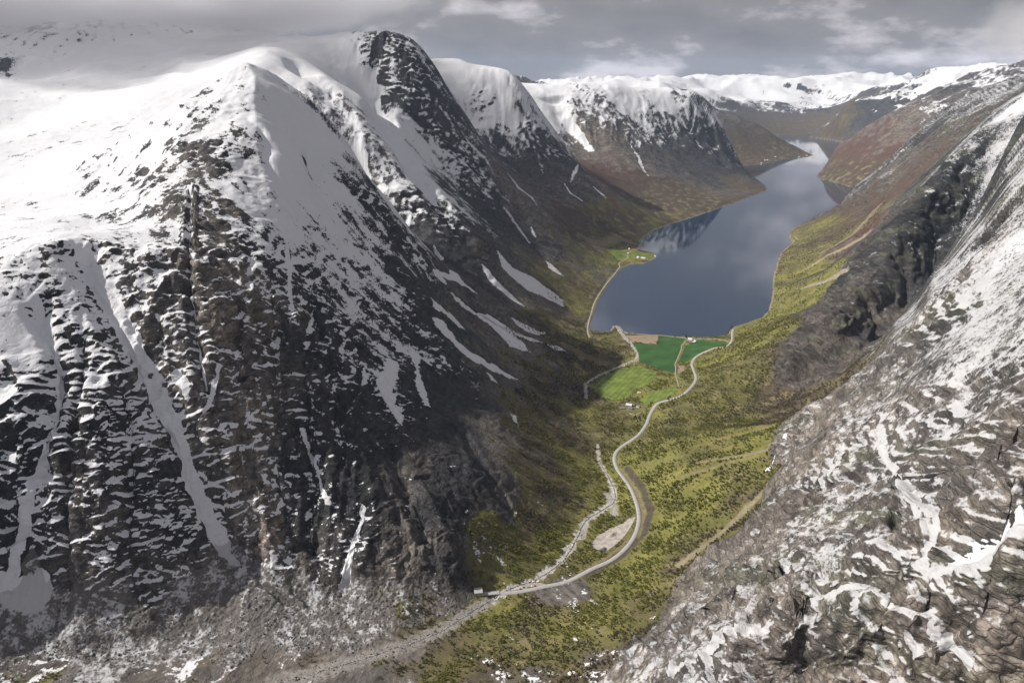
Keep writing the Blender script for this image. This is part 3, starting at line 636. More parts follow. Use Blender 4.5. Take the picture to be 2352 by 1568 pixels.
for key, line, hw in (('road', ROAD, 3.9), ('shore_track', SHORE_TRACK, 1.9), ('farm_lane', FARM_LANE, 1.8), ('lakeside_road', LAKE_ROAD, 2.4), ('ramp_road', CAPE_ROAD, 3.5), ('farm_drive', HOUSE_DRIVE, 1.8)):
    L = spline(gline(line), 7.0)
    zz = height(L[:, 0], L[:, 1])
    k = 9
    zp = np.pad(zz, k, mode='edge')
    zz = np.array([zp[i:i + 2 * k + 1].mean() for i in range(len(zz))])
    zz = np.maximum(zz, 1.6)
    ROADS[key] = (L, zz, hw)
    big = 40
    m = np.nonzero((VX2 > L[:, 0].min() - big) & (VX2 < L[:, 0].max() + big) & (VY2 > L[:, 1].min() - big) & (VY2 < L[:, 1].max() + big))[0]
    d, tt = seg_dist(VX2[m], VY2[m], L)
    zr = np.interp(tt, np.arange(len(zz)), zz) - 0.35
    f = 1 - sstep(hw + 1.5, hw * 2 + 9, d)
    if key == 'road':
        sl = np.cumsum(np.concatenate([[0], np.linalg.norm(np.diff(L, axis=0), axis=1)]))
        s_at = np.interp(tt, np.arange(len(L)), sl)
        gap = sstep(8, 12, s_at) * (1 - sstep(24, 29, s_at))        # the river passes under the bridge here
        zr = zr - gap * 5.0
    VZ2[m] = (VZ2[m] * (1 - f) + zr * f).astype(f32)
N1 = grid_normals(VX2, VY2, VZ2)

# ------------------------------------------------------------------ snow, rock, plants on the ground
lean = N1[:, 2] - N0[:, 2]
# streaks that follow the slope, and patches that follow the beds
FS1 = fall_noise(4.5, 48, 300); FS2 = fall_noise(12, 110, 320); FS3 = fall_noise(30, 240, 340)
isI = np.isin(VREG, [REGK.index('i'), REGK.index('w')]).astype(f32)
bz = VZ2 + VX * .22 - VY * .1
bed = noise2(bz / 4.0, VX / 26 + VY / 30, 76) * res(5) + 0.7 * noise2(bz / 10.0, VX / 60 + VY / 70, 77) * res(12)
grain = nz(3.4, 2, 84) * res(2.6); grain2 = nz(8, 2, 85) * res(6)
FS1 = FS1 * res(5); FS2 = FS2 * res(13)
streak = (FS2 * .8 + FS3 * .6 + FS1 * .5) * wA + (bed * .22 + FS2 * .75 + FS3 * .95 + FS1 * .3 + grain2 * .7 + grain * .6) * (1 - wA)
streak = streak * (1 - isI) + (grain2 * 1.0 + grain * 1.1 + (FS2 * .9 + FS3 * .9) * sstep(1500, 1900, DIST)) * isI
patchy = fbm2(VX / 52, VY / 52, 4, 80, 0.65) * (0.9 + .15 * isI - .5 * isT) + nz(13, 2, 82) * res(8) * (0.7 - .2 * isI) + (grain * 1.1 + grain2 * .5) * isT
farpat = fbm2(VX / 260, VY / 260, 4, 83) 
sx = SNOW - 0.5
t = sx * 0.62 + 5.5 * sx ** 5 * 2 + lean * (1.15 - .3 * isI) * (1 - isT * .7) + streak * (0.26 + .06 * isI) * (1 - isT) + grain * .16 + isT * (FS2 * .16 + FS3 * .22) + patchy * (0.42 + isT * 0.2) + farpat * 0.30 * FAR
t = t - sstep(.5, .22, N1[:, 2]) * .42 * (1 - FAR) - sstep(10500, 13000, DIST) * .55 * sstep(.14, .32, 1 - N1[:, 2]) + (SNOW > 0.97) * 0.5 - sstep(0.06, 0.0, SNOW) * 0.5
DUST = np.clip(isT * .9 + isI * .9 * sstep(.92, .7, SNOW) + .12, 0, 1).astype(f32)
snowf = np.clip(0.5 + t * 1.1, 0, 1).astype(f32)

def mixc(a, b, f):
    return a * (1 - f[:, None]) + b * f[:, None]
def C3(*c): return np.array([c], f32)
lowA = fbm2(VX / 130, VY / 130, 3, 90) * 0.5 + 0.5
fine = nz(9, 3, 91)
stain = FS1 * .7 + FS2 * .7
rock = mixc(C3(.030, .031, .035), C3(.064, .064, .066), np.clip(lowA * 1.2 + fine * .5, 0, 1))
rockb = mixc(C3(.135, .112, .094), C3(.215, .182, .152), np.clip(lowA + fine * .6 + stain * .35, 0, 1))
bf = np.clip(BROWN * 1.0 + 0.35 * noise2(VX / 80, VY / 80 + VZ2 / 90, 93), 0, 1) * sstep(0.05, .2, BROWN)
rock = mixc(rock, rockb, bf)
rock = rock * (1 + .2 * isI * sstep(.25, .6, BROWN) * (DIST < 1500))[:, None]
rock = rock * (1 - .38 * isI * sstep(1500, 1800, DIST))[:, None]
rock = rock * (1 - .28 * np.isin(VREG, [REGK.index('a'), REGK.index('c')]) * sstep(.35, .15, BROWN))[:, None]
lich = sstep(0.1, 0.6, noise2(VX / 70, VZ2 / 70 + VY / 90, 94)) * isI * 0.55
rock = mixc(rock, C3(.105, .108, .075), lich.astype(f32))
crack = res(9) * (1 - sstep(0.0, .16, np.abs(nz(11, 1, 133))))
rock = rock * (1 + np.clip((FS1 * .35 + FS2 * .35) * (1 - .55 * isI * (VREG != REGK.index('w'))) + grain * .45 + grain2 * .45 + nz(30, 3, 134) * .6 * isI, -.65, .9)[:, None]) * (1 - .45 * crack * ROUGH)[:, None]
pn = fbm2(VX / 55, VY / 55, 4, 95); pn2 = fbm2(VX / 170, VY / 170, 3, 96)
green = mixc(C3(.135, .136, .030), C3(.22, .205, .056), np.clip(.5 + pn * 1.1, 0, 1))
straw = C3(.225, .185, .095)
brownp = mixc(C3(.058, .044, .032), C3(.098, .074, .048), np.clip(.5 + pn, 0, 1))
redp = C3(.095, .047, .038)
plants = mixc(green, brownp, np.clip(BROWN * 1.25 + pn2 * .7 + .8 * sstep(4200, 7000, DIST), 0, 1))
highred = sstep(60, 260, VZ) * sstep(.4, .8, BROWN) * sstep(2500, 3500, DIST)
plants = mixc(plants, np.repeat(redp, len(plants), 0), (highred * .75).astype(f32))
st = sstep(.22, .5, noise2(VX / 40 + pn, VY / 55, 97) + pn * .5) * sstep(0.15, .5, BROWN) * (1 - sstep(1.0, 1.2, BROWN + highred)) * sstep(0.5, .9, VEG)
plants = mixc(plants, np.repeat(straw, len(plants), 0), (st * .8).astype(f32))
scree = mixc(C3(.085, .078, .074), C3(.20, .18, .165), np.clip(.5 + nz(4, 2, 98) * res(3) * 1.3, 0, 1))
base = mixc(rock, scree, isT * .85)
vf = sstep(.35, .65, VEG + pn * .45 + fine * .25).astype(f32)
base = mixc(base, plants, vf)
shore = (1 - sstep(2, 9, LAKED)) * (LAKED > 0)
base = mixc(base, np.repeat(C3(.24, .21, .18), len(base), 0), (shore * .8).astype(f32))
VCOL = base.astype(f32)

# ------------------------------------------------------------------ snow lying in gullies
def force_snow(line, hw, val=0.98, ragged=0.35):
    L = gline(line)
    big = 2.5 * max(hw) + 10
    m = (VX > L[:, 0].min() - big) & (VX < L[:, 0].max() + big) & (VY > L[:, 1].min() - big) & (VY < L[:, 1].max() + big)
    i = np.nonzero(m)[0]
    d, tt = seg_dist(VX[i], VY[i], L)
    w = hw[0] + (hw[1] - hw[0]) * tt / (len(L) - 1)
    w = w * (1 + ragged * noise2(VX[i] / (hw[0] * 1.3), VY[i] / (hw[0] * 1.3) + VZ[i] / 30, 101))
    k = 1 - sstep(0.85, 1.1, d / w)
    snowf[i] = np.maximum(snowf[i], (k * val).astype(f32))
for line, hw in [
    ([(178, 560), (215, 620), (262, 700), (318, 800), (362, 890), (405, 980), (432, 1080), (468, 1160), (505, 1225)], (17, 15)),
    ([(78, 690), (112, 760), (138, 850), (130, 950), (100, 1050), (62, 1180), (25, 1300)], (9, 9)),
    ([(441, 425), (436, 520), (437, 620), (450, 740), (462, 830), (470, 880)], (4, 5)),
    ([(410, 860), (430, 890), (438, 930)], (10, 3)), ([(505, 860), (490, 910), (465, 975)], (3, 4)),
    ([(835, 1180), (812, 1270), (790, 1350)], (5, 9)),
    ([(845, 190), (890, 300), (940, 380), (990, 450)], (45, 26)), ([(820, 330), (860, 420), (900, 480)], (34, 20)),
    ([(640, 420), (655, 520), (662, 640), (665, 740)], (4, 3)), ([(690, 1000), (730, 1090), (760, 1180)], (3, 3)),
    ([(1275, 215), (1300, 270), (1335, 320), (1360, 350)], (70, 20)),
    ([(2352, 1238), (2250, 1266), (2165, 1288)], (6, 3)), ([(2160, 1270), (2130, 1195), (2070, 1080), (2010, 1000)], (3, 2.5)),
    ([(1990, 1345), (1920, 1368), (1840, 1400)], (2.5, 2)), ([(1800, 1462), (1700, 1500), (1560, 1560)], (2.5, 4)),
    ([(498, 1221), (522, 1255), (545, 1288)], (8, 5)), ([(20, 1350), (60, 1375), (100, 1350)], (16, 14)),
    ([(2100, 1440), (2130, 1490)], (2, 2)), ([(2160, 1400), (2240, 1520)], (2, 2)),
]:
    force_snow(line, hw)
# rivers of gravel and bare wash on the ground
def tint(line, hw, colr, k=0.9, nos=True, braid=0.38, keepsnow=0.1):
    L = gline(line)
    big = 2.5 * max(hw) + 10
    m = (VX > L[:, 0].min() - big) & (VX < L[:, 0].max() + big) & (VY > L[:, 1].min() - big) & (VY < L[:, 1].max() + big)
    i = np.nonzero(m)[0]
    d, tt = seg_dist(VX[i], VY[i], L)
    w = hw[0] + (hw[1] - hw[0]) * tt / (len(L) - 1)
    n = noise2(VX[i] / 9, VY[i] / 9, 111) + 0.6 * noise2(VX[i] / 24, VY[i] / 24, 112)
    f = (1 - sstep(0.6, 1.15, d / w + braid * n)) * k
    VCOL[i] = VCOL[i] * (1 - f[:, None]) + np.array([colr], f32) * (1 + 0.35 * noise2(VX[i] / 3.5, VY[i] / 3.5, 113))[:, None] * f[:, None]
    snowf[i] = snowf[i] * (1 - f * (1 - keepsnow))
    BARE[i] = np.maximum(BARE[i], f)
BARE = np.zeros(len(VX), f32)
RIVER = [(640, 1568), (760, 1535), (900, 1490), (1010, 1450), (1090, 1400), (1135, 1372), (1180, 1348), (1230, 1330), (1290, 1290), (1325, 1235), (1345, 1195), (1385, 1170), (1412, 1148), (1405, 1110), (1375, 1055), (1372, 1020)]
RIVER2 = [(1346, 915), (1345, 880), (1375, 862), (1420, 842), (1462, 826), (1466, 812), (1450, 790), (1432, 772), (1418, 752)]
GRAV = (.30, .275, .25)
tint(RIVER[:6], (22, 12), (.25, .228, .205), 0.9)
tint(RIVER[5:-2], (9, 8), (.46, .43, .40), .95, braid=.85); tint(RIVER[-4:], (7, 3), (.42, .39, .36), .9, braid=.9)
tint([(1340, 1235), (1345, 1215), (1350, 1190)], (5, 5), (.36, .335, .31), .8)
tint([(1395, 1135), (1408, 1160), (1412, 1180)], (9, 9), (.36, .335, .31), .8)
tint(RIVER2, (5, 7), (.44, .41, .38), .9, braid=.7)
tint([(1402, 749), (1424, 752), (1440, 766)], (10, 6), (.36, .335, .31), .9)
tint([(1440, 1075), (1475, 1120), (1495, 1170), (1480, 1225), (1430, 1275), (1350, 1320)], (9, 8), (.075, .058, .05), .9)   # dark cutting above the road
tint([(1425, 1080), (1462, 1130), (1478, 1175), (1465, 1220), (1420, 1262), (1350, 1308)], (7, 5), (.19, .15, .09), .8)
for ln, w, c in [([(1560, 1300), (1640, 1240), (1720, 1165), (1760, 1130)], (8, 10), (.26, .22, .15)), ([(1740, 1050), (1640, 1075), (1560, 1100)], (5, 8), (.19, .17, .08)),
                 ([(1790, 1025), (1700, 1050), (1600, 1066)], (5, 3), (.24, .2, .16)), ([(1830, 960), (1760, 985), (1650, 1010)], (12, 6), (.2, .16, .07)),
                 ([(1480, 1070), (1560, 1050)], (14, 8), (.16, .16, .05)), ([(1990, 540), (1900, 590), (1840, 625)], (22, 6), (.3, .25, .17)), ([(1950, 625), (1870, 655), (1830, 670)], (12, 4), (.3, .26, .2)),
                 ([(2020, 480), (1960, 540), (1900, 575)], (20, 14), (.22, .18, .13)), ([(1330, 640), (1290, 600), (1260, 560)], (10, 10), (.1, .07, .05)),
                 ([(1300, 795), (1380, 830)], (20, 20), (.15, .105, .065)), ([(1360, 560), (1420, 545), (1455, 560)], (50, 30), (.24, .19, .1)), ([(1340, 380), (1380, 430), (1420, 480)], (60, 30), (.13, .075, .055))]:
    tint(ln, w, c, .75)

# ------------------------------------------------------------------ terrain objects
def new_mat(name):
    m = bpy.data.materials.new(name); m.use_nodes = True
    nt = m.node_tree
    return m, nt, nt.nodes['Principled BSDF']
def terrain_material():
    m, nt, b = new_mat('mountain_ground')
    N, L = nt.nodes, nt.links
    def attr(n):
        a = N.new('ShaderNodeAttribute'); a.attribute_name = n; return a
    geo = N.new('ShaderNodeNewGeometry')
    def noise(scale, det=4, rough=.55, vec=None):
        n = N.new('ShaderNodeTexNoise'); n.inputs['Scale'].default_value = scale
        n.inputs['Detail'].default_value = det; n.inputs['Roughness'].default_value = rough
        L.new(geo.outputs['Position'] if vec is None else vec, n.inputs['Vector'])
        return n.outputs['Fac']
    def mth(op, a, b_=None, c=None):
        n = N.new('ShaderNodeMath'); n.operation = op
        for i, v in enumerate((a, b_, c)):
            if v is None: continue
            if isinstance(v, (int, float)): n.inputs[i].default_value = v
            else: L.new(v, n.inputs[i])
        return n.outputs[0]
    sn = attr('snow').outputs['Fac']
    fine = noise(0.22, 6, .62)
    mp = N.new('ShaderNodeMapRange'); mp.interpolation_type = 'SMOOTHSTEP'
    hw = mth('MULTIPLY_ADD', attr('dust').outputs['Fac'], .20, .03)
    L.new(mth('SUBTRACT', .5, hw), mp.inputs['From Min']); L.new(mth('ADD', .5, hw), mp.inputs['From Max'])
    med = noise(0.075, 3, .5)
    lump = mth('ADD', mth('MULTIPLY', mth('SUBTRACT', fine, .5), mth('MULTIPLY_ADD', attr('dust').outputs['Fac'], .5, .9)), mth('MULTIPLY', mth('SUBTRACT', med, .5), mth('MULTIPLY_ADD', attr('dust').outputs['Fac'], .55, .25)))
    # snow shuns the raised blocks and settles in some of the joints
    sn_in = mth('ADD', lump, sn)
    L.new(sn_in, mp.inputs['Value'])
    var = noise(0.5, 5, .6)
    vary = mth('MULTIPLY_ADD', var, 1.1, mth('MULTIPLY_ADD', med, .9, 0.0))
    # joints in the rock: blocks of slightly different tone with dark cracks between them
    dn = N.new('ShaderNodeTexNoise'); dn.inputs['Scale'].default_value = .03; dn.inputs['Detail'].default_value = 4
    L.new(geo.outputs['Position'], dn.inputs['Vector'])
    dv = N.new('ShaderNodeVectorMath'); dv.operation = 'MULTIPLY_ADD'
    L.new(dn.outputs['Color'], dv.inputs[0]); dv.inputs[1].default_value = (14, 14, 14); L.new(geo.outputs['Position'], dv.inputs[2])
    mpv = N.new('ShaderNodeMapping'); mpv.inputs['Rotation'].default_value = (.5, .35, .6); mpv.inputs['Scale'].default_value = (1, .45, 1.7)
    L.new(dv.outputs[0], mpv.inputs['Vector'])
    def voro(scale, feat):
        v = N.new('ShaderNodeTexVoronoi'); v.feature = feat; v.inputs['Scale'].default_value = scale
        L.new(mpv.outputs[0], v.inputs['Vector']); return v
    rk = attr('rock').outputs['Fac']
    edge = None; tone = None
    for sc, wd in ((.045, .05), (.13, .06)):
        e = N.new('ShaderNodeMapRange'); e.inputs['From Min'].default_value = 0; e.inputs['From Max'].default_value = wd
        L.new(voro(sc, 'DISTANCE_TO_EDGE').outputs['Distance'], e.inputs['Value'])
        if tone is None:
            tn = N.new('ShaderNodeSeparateColor'); L.new(voro(.075, 'F1').outputs['Color'], tn.inputs[0])
        edge = e.outputs[0] if edge is None else mth('MULTIPLY', edge, mth('MULTIPLY_ADD', e.outputs[0], .6, .4))
        tone = tn.outputs[0]
    blk = mth('MULTIPLY', mth('MULTIPLY_ADD', tone, .9, .62), mth('MULTIPLY_ADD', edge, .4, .6))
    blk = mth('ADD', mth('MULTIPLY', blk, rk), mth('SUBTRACT', 1.0, rk))
    mul = N.new('ShaderNodeVectorMath'); mul.operation = 'SCALE'
    L.new(attr('col').outputs['Color'], mul.inputs[0]); L.new(mth('MULTIPLY', vary, blk), mul.inputs['Scale'])
    scol = N.new('ShaderNodeMix'); scol.data_type = 'RGBA'
    scol.inputs['A'].default_value = (.66, .67, .70, 1); scol.inputs['B'].default_value = (.79, .785, .79, 1)
    L.new(noise(0.012, 4), scol.inputs['Factor'])
    mx = N.new('ShaderNodeMix'); mx.data_type = 'RGBA'
    L.new(mth('MULTIPLY', mp.outputs[0], mth('MULTIPLY_ADD', attr('dust').outputs['Fac'], -.42, 1.0)), mx.inputs['Factor']); L.new(mul.outputs[0], mx.inputs['A']); L.new(scol.outputs['Result'], mx.inputs['B'])
    L.new(mx.outputs['Result'], b.inputs['Base Color'])
    b.inputs['Roughness'].default_value = .85
    b.inputs['Specular IOR Level'].default_value = .25
    bump = N.new('ShaderNodeBump'); bump.inputs['Distance'].default_value = 2.5
    L.new(mth('MULTIPLY_ADD', mp.outputs[0], -.45, .75), bump.inputs['Strength'])
    L.new(mth('ADD', mth('ADD', fine, mth('MULTIPLY', mp.outputs[0], .25)), mth('MULTIPLY', mth('ADD', mth('MULTIPLY', edge, .7), mth('MULTIPLY', tone, .8)), rk)), bump.inputs['Height'])
    L.new(bump.outputs[0], b.inputs['Normal'])
    return m
M_GROUND = terrain_material()
ROCKY = np.clip((1 - vf) * (1 - isT * .7) * sstep(.1, .4, ROUGH) * (1 - BARE), 0, 1).astype(f32)
def mesh_np(name, co, faces, smooth=True):
    me = bpy.data.meshes.new(name)
    faces = np.asarray(faces)
    me.vertices.add(len(co)); me.vertices.foreach_set('co', np.ascontiguousarray(co, f32).ravel())
    me.loops.add(faces.size); me.loops.foreach_set('vertex_index', faces.ravel().astype(np.int32))
    me.polygons.add(len(faces)); me.polygons.foreach_set('loop_start', np.arange(0, faces.size, faces.shape[1], dtype=np.int32))
    me.polygons.foreach_set('use_smooth', np.full(len(faces), smooth))
    me.update(calc_edges=True)
    return me
def link(name, me, mat=None, parent=None, **props):
    o = bpy.data.objects.new(name, me); col.objects.link(o)
    if mat is not None: me.materials.append(mat)
    if parent is not None: o.parent = parent
    for k, v in props.items(): o[k] = v
    return o
VCO = np.stack([VX2, VY2, VZ2], -1)
IDX = np.arange(NC * NR).reshape(NC, NR)
FACES = np.stack([IDX[:-1, :-1], IDX[1:, :-1], IDX[1:, 1:], IDX[:-1, 1:]], -1).reshape(-1, 4)
FMID = VCO[FACES].mean(1)
deep = (LAKED[FACES].max(1) < -25)
FREG = VREG[FACES[:, 0]]
def sub_mesh(name, sel, lift=0.0):
    f = FACES[sel]
    u, inv = np.unique(f, return_inverse=True)
    me = mesh_np(name, VCO[u] + N1[u] * lift, inv.reshape(f.shape))
    return me, u
for k, key in enumerate(REGK):
    sel = (FREG == k) & ~deep
    if not sel.any(): continue
    me, u = sub_mesh(REG[key], sel)
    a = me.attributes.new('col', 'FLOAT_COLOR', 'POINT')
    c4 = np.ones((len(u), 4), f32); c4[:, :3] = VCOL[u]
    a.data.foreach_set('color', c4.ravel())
    a = me.attributes.new('snow', 'FLOAT', 'POINT'); a.data.foreach_set('value', snowf[u])
    a = me.attributes.new('rock', 'FLOAT', 'POINT'); a.data.foreach_set('value', ROCKY[u])
    a = me.attributes.new('dust', 'FLOAT', 'POINT'); a.data.foreach_set('value', DUST[u])
    link(REG[key], me, M_GROUND, kind='structure')

# ------------------------------------------------------------------ lake
def lake_material():
    m, nt, b = new_mat('lake_water')
    N, L = nt.nodes, nt.links
    b.inputs['Base Color'].default_value = (.015, .033, .066, 1)
    b.inputs['Roughness'].default_value = .045
    b.inputs['IOR'].default_value = 1.6
    geo = N.new('ShaderNodeNewGeometry')
    mp = N.new('ShaderNodeMapping'); mp.inputs['Scale'].default_value = (.02, .006, 1)
    L.new(geo.outputs['Position'], mp.inputs['Vector'])
    big = N.new('ShaderNodeTexNoise'); big.inputs['Scale'].default_value = .25; big.inputs['Detail'].default_value = 3
    L.new(mp.outputs[0], big.inputs['Vector'])
    ws = N.new('ShaderNodeTexNoise'); ws.inputs['Scale'].default_value = .12; ws.inputs['Detail'].default_value = 3
    L.new(geo.outputs['Position'], ws.inputs['Vector'])
    bump = N.new('ShaderNodeBump'); bump.inputs['Distance'].default_value = .35
    r = N.new('ShaderNodeMapRange'); r.inputs['From Min'].default_value = .4; r.inputs['From Max'].default_value = .7
    r.inputs['To Min'].default_value = .03; r.inputs['To Max'].default_value = .16
    L.new(big.outputs['Fac'], r.inputs['Value']); L.new(r.outputs[0], bump.inputs['Strength'])
    L.new(ws.outputs['Fac'], bump.inputs['Height'])
    L.new(bump.outputs[0], b.inputs['Normal'])
    return m
link('lake', mesh_np('lake', np.array([(-1500, 2200, 0), (7000, 2200, 0), (7000, 15500, 0), (-1500, 15500, 0)], float), np.array([[0, 1, 2, 3]]), False), lake_material(), kind='structure')

# ------------------------------------------------------------------ simple materials
def mat(name, c, rough=.8, var=.25, scale=.6, metal=0.0, spec=.3):
    m, nt, b = new_mat(name)
    N, L = nt.nodes, nt.links
    b.inputs['Roughness'].default_value = rough; b.inputs['Metallic'].default_value = metal
    b.inputs['Specular IOR Level'].default_value = spec
    tc = N.new('ShaderNodeNewGeometry')
    n = N.new('ShaderNodeTexNoise'); n.inputs['Scale'].default_value = scale; n.inputs['Detail'].default_value = 5
    L.new(tc.outputs['Position'], n.inputs['Vector'])
    mr = N.new('ShaderNodeMapRange'); mr.inputs['From Min'].default_value = .3; mr.inputs['From Max'].default_value = .7
    mr.inputs['To Min'].default_value = 1 - var; mr.inputs['To Max'].default_value = 1 + var
    L.new(n.outputs['Fac'], mr.inputs['Value'])
    s = N.new('ShaderNodeVectorMath'); s.operation = 'SCALE'
    s.inputs[0].default_value = c; L.new(mr.outputs[0], s.inputs['Scale'])
    L.new(s.outputs[0], b.inputs['Base Color'])
    return m
M = {
    'asphalt': mat('pale_asphalt', (.37, .355, .34), .85, .10, .15), 'gravel': mat('pale_gravel', (.36, .32, .285), .9, .3, .12),
    'track': mat('gravel_track', (.32, .29, .25), .9, .2, .3), 'field': mat('young_grass', (.034, .092, .020), .9, .35, .02),
    'meadow': mat('meadow_grass', (.125, .165, .030), .9, .40, .035), 'tilled': mat('tilled_earth', (.27, .205, .14), .95, .22, .05),
    'dark_soil': mat('dark_soil', (.085, .045, .045), .95, .2, .05), 'snow': mat('old_snow', (.70, .69, .71), .7, .07, .12),
    'white_wall': mat('white_boards', (.78, .77, .74), .7, .08, .5), 'red_wall': mat('red_boards', (.30, .05, .035), .7, .12, .5),
    'grey_wall': mat('weathered_boards', (.27, .255, .24), .8, .2, .5), 'roof_grey': mat('grey_roof', (.20, .20, .21), .6, .2, .4),
    'roof_pale': mat('pale_metal_roof', (.62, .62, .62), .4, .08, .3), 'roof_red': mat('tile_roof', (.20, .075, .055), .7, .2, .5),
    'pane': mat('window_glass', (.03, .035, .045), .08, .05, 1, 0, .6), 'concrete': mat('concrete', (.36, .35, .33), .85, .15, .5),
    'rubber': mat('rubber', (.02, .02, .02), .9, .1, 3), 'rim': mat('wheel_metal', (.5, .5, .52), .35, .05, 3, .8),
    'paint_white': mat('white_paint', (.80, .80, .80), .3, .02, 1, 0, .5), 'paint_dark': mat('dark_paint', (.03, .035, .045), .25, .05, 1, 0, .5),
    'paint_red': mat('red_paint', (.42, .035, .03), .3, .05, 1, 0, .5), 'lamp': mat('lamp_glass', (.7, .7, .68), .1, .03, 2, 0, .6),
    'void': mat('tunnel_dark', (.012, .012, .013), .95, .1, 1), 'stone': mat('boulder_stone', (.085, .082, .082), .9, .4, .5),
    'steel': mat('galvanised_steel', (.45, .46, .47), .45, .1, 1, .6), 'bark': mat('birch_bark', (.32, .30, .27), .9, .4, 2),
    'bark_dark': mat('spruce_bark', (.07, .055, .042), .9, .3, 2), 'heap': mat('dark_gravel_heap', (.12, .115, .115), .95, .3, .5),
    'river': None,
}
def stripes(m, scale, amt):
    nt = m.node_tree; N, L = nt.nodes, nt.links
    b = N['Principled BSDF']; src = b.inputs['Base Color'].links[0].from_socket
    g = N.new('ShaderNodeNewGeometry'); w = N.new('ShaderNodeTexWave'); w.inputs['Scale'].default_value = scale; w.inputs['Distortion'].default_value = 1.2; w.inputs['Detail Scale'].default_value = .05
    mp = N.new('ShaderNodeMapping'); mp.inputs['Rotation'].default_value = (0, 0, .5); L.new(g.outputs['Position'], mp.inputs['Vector']); L.new(mp.outputs[0], w.inputs['Vector'])
    r = N.new('ShaderNodeMapRange'); r.inputs['To Min'].default_value = 1 - amt; r.inputs['To Max'].default_value = 1 + amt; L.new(w.outputs['Fac'], r.inputs['Value'])
    s = N.new('ShaderNodeVectorMath'); s.operation = 'SCALE'; L.new(src, s.inputs[0]); L.new(r.outputs[0], s.inputs['Scale']); L.new(s.outputs[0], b.inputs['Base Color'])
stripes(M['field'], .035, .16); stripes(M['tilled'], .05, .12); stripes(M['meadow'], .02, .12)
def river_mat():
    m, nt, b = new_mat('river_water')
    N, L = nt.nodes, nt.links
    b.inputs['Roughness'].default_value = .12; b.inputs['IOR'].default_value = 1.33
    g = N.new('ShaderNodeNewGeometry')
    n = N.new('ShaderNodeTexNoise'); n.inputs['Scale'].default_value = .35; n.inputs['Detail'].default_value = 6
    L.new(g.outputs['Position'], n.inputs['Vector'])
    r = N.new('ShaderNodeValToRGB'); r.color_ramp.elements[0].position = .45; r.color_ramp.elements[0].color = (.07, .08, .08, 1)
    r.color_ramp.elements[1].position = .62; r.color_ramp.elements[1].color = (.42, .42, .42, 1)
    L.new(n.outputs['Fac'], r.inputs[0]); L.new(r.outputs[0], b.inputs['Base Color'])
    bp = N.new('ShaderNodeBump'); bp.inputs['Distance'].default_value = .3; L.new(n.outputs['Fac'], bp.inputs['Height']); L.new(bp.outputs[0], b.inputs['Normal'])
    return m
M['river'] = river_mat()
def foliage_mat(name, c1, c2, c3, sc=.02):
    m, nt, b = new_mat(name)
    N, L = nt.nodes, nt.links
    oi = N.new('ShaderNodeObjectInfo')
    n = N.new('ShaderNodeTexNoise'); n.inputs['Scale'].default_value = sc; n.inputs['Detail'].default_value = 4
    L.new(oi.outputs['Location'], n.inputs['Vector'])
    ad = N.new('ShaderNodeMath'); ad.operation = 'MULTIPLY_ADD'; ad.inputs[1].default_value = .45
    L.new(oi.outputs['Random'], ad.inputs[0]); L.new(n.outputs['Fac'], ad.inputs[2])
    r = N.new('ShaderNodeValToRGB'); e = r.color_ramp.elements
    e[0].position = .42; e[0].color = (*c1, 1); e[1].position = .98; e[1].color = (*c3, 1); q = e.new(.7); q.color = (*c2, 1)
    L.new(ad.outputs[0], r.inputs[0]); L.new(r.outputs[0], b.inputs['Base Color'])
    b.inputs['Roughness'].default_value = .8; b.inputs['Specular IOR Level'].default_value = .15
    tr = N.new('ShaderNodeBsdfTranslucent'); L.new(r.outputs[0], tr.inputs['Color'])
    mx = N.new('ShaderNodeMixShader'); mx.inputs[0].default_value = .45
    L.new(b.outputs[0], mx.inputs[1]); L.new(tr.outputs[0], mx.inputs[2])
    L.new(mx.outputs[0], N['Material Output'].inputs['Surface'])
    return m
M_BIRCH = foliage_mat('birch_leaves', (.115, .122, .020), (.17, .172, .030), (.22, .21, .046))
M_BARE = foliage_mat('bare_twigs', (.075, .062, .042), (.12, .10, .06), (.155, .14, .056))
M_SPRUCE = foliage_mat('spruce_needles', (.014, .024, .012), (.022, .036, .016), (.032, .046, .02))

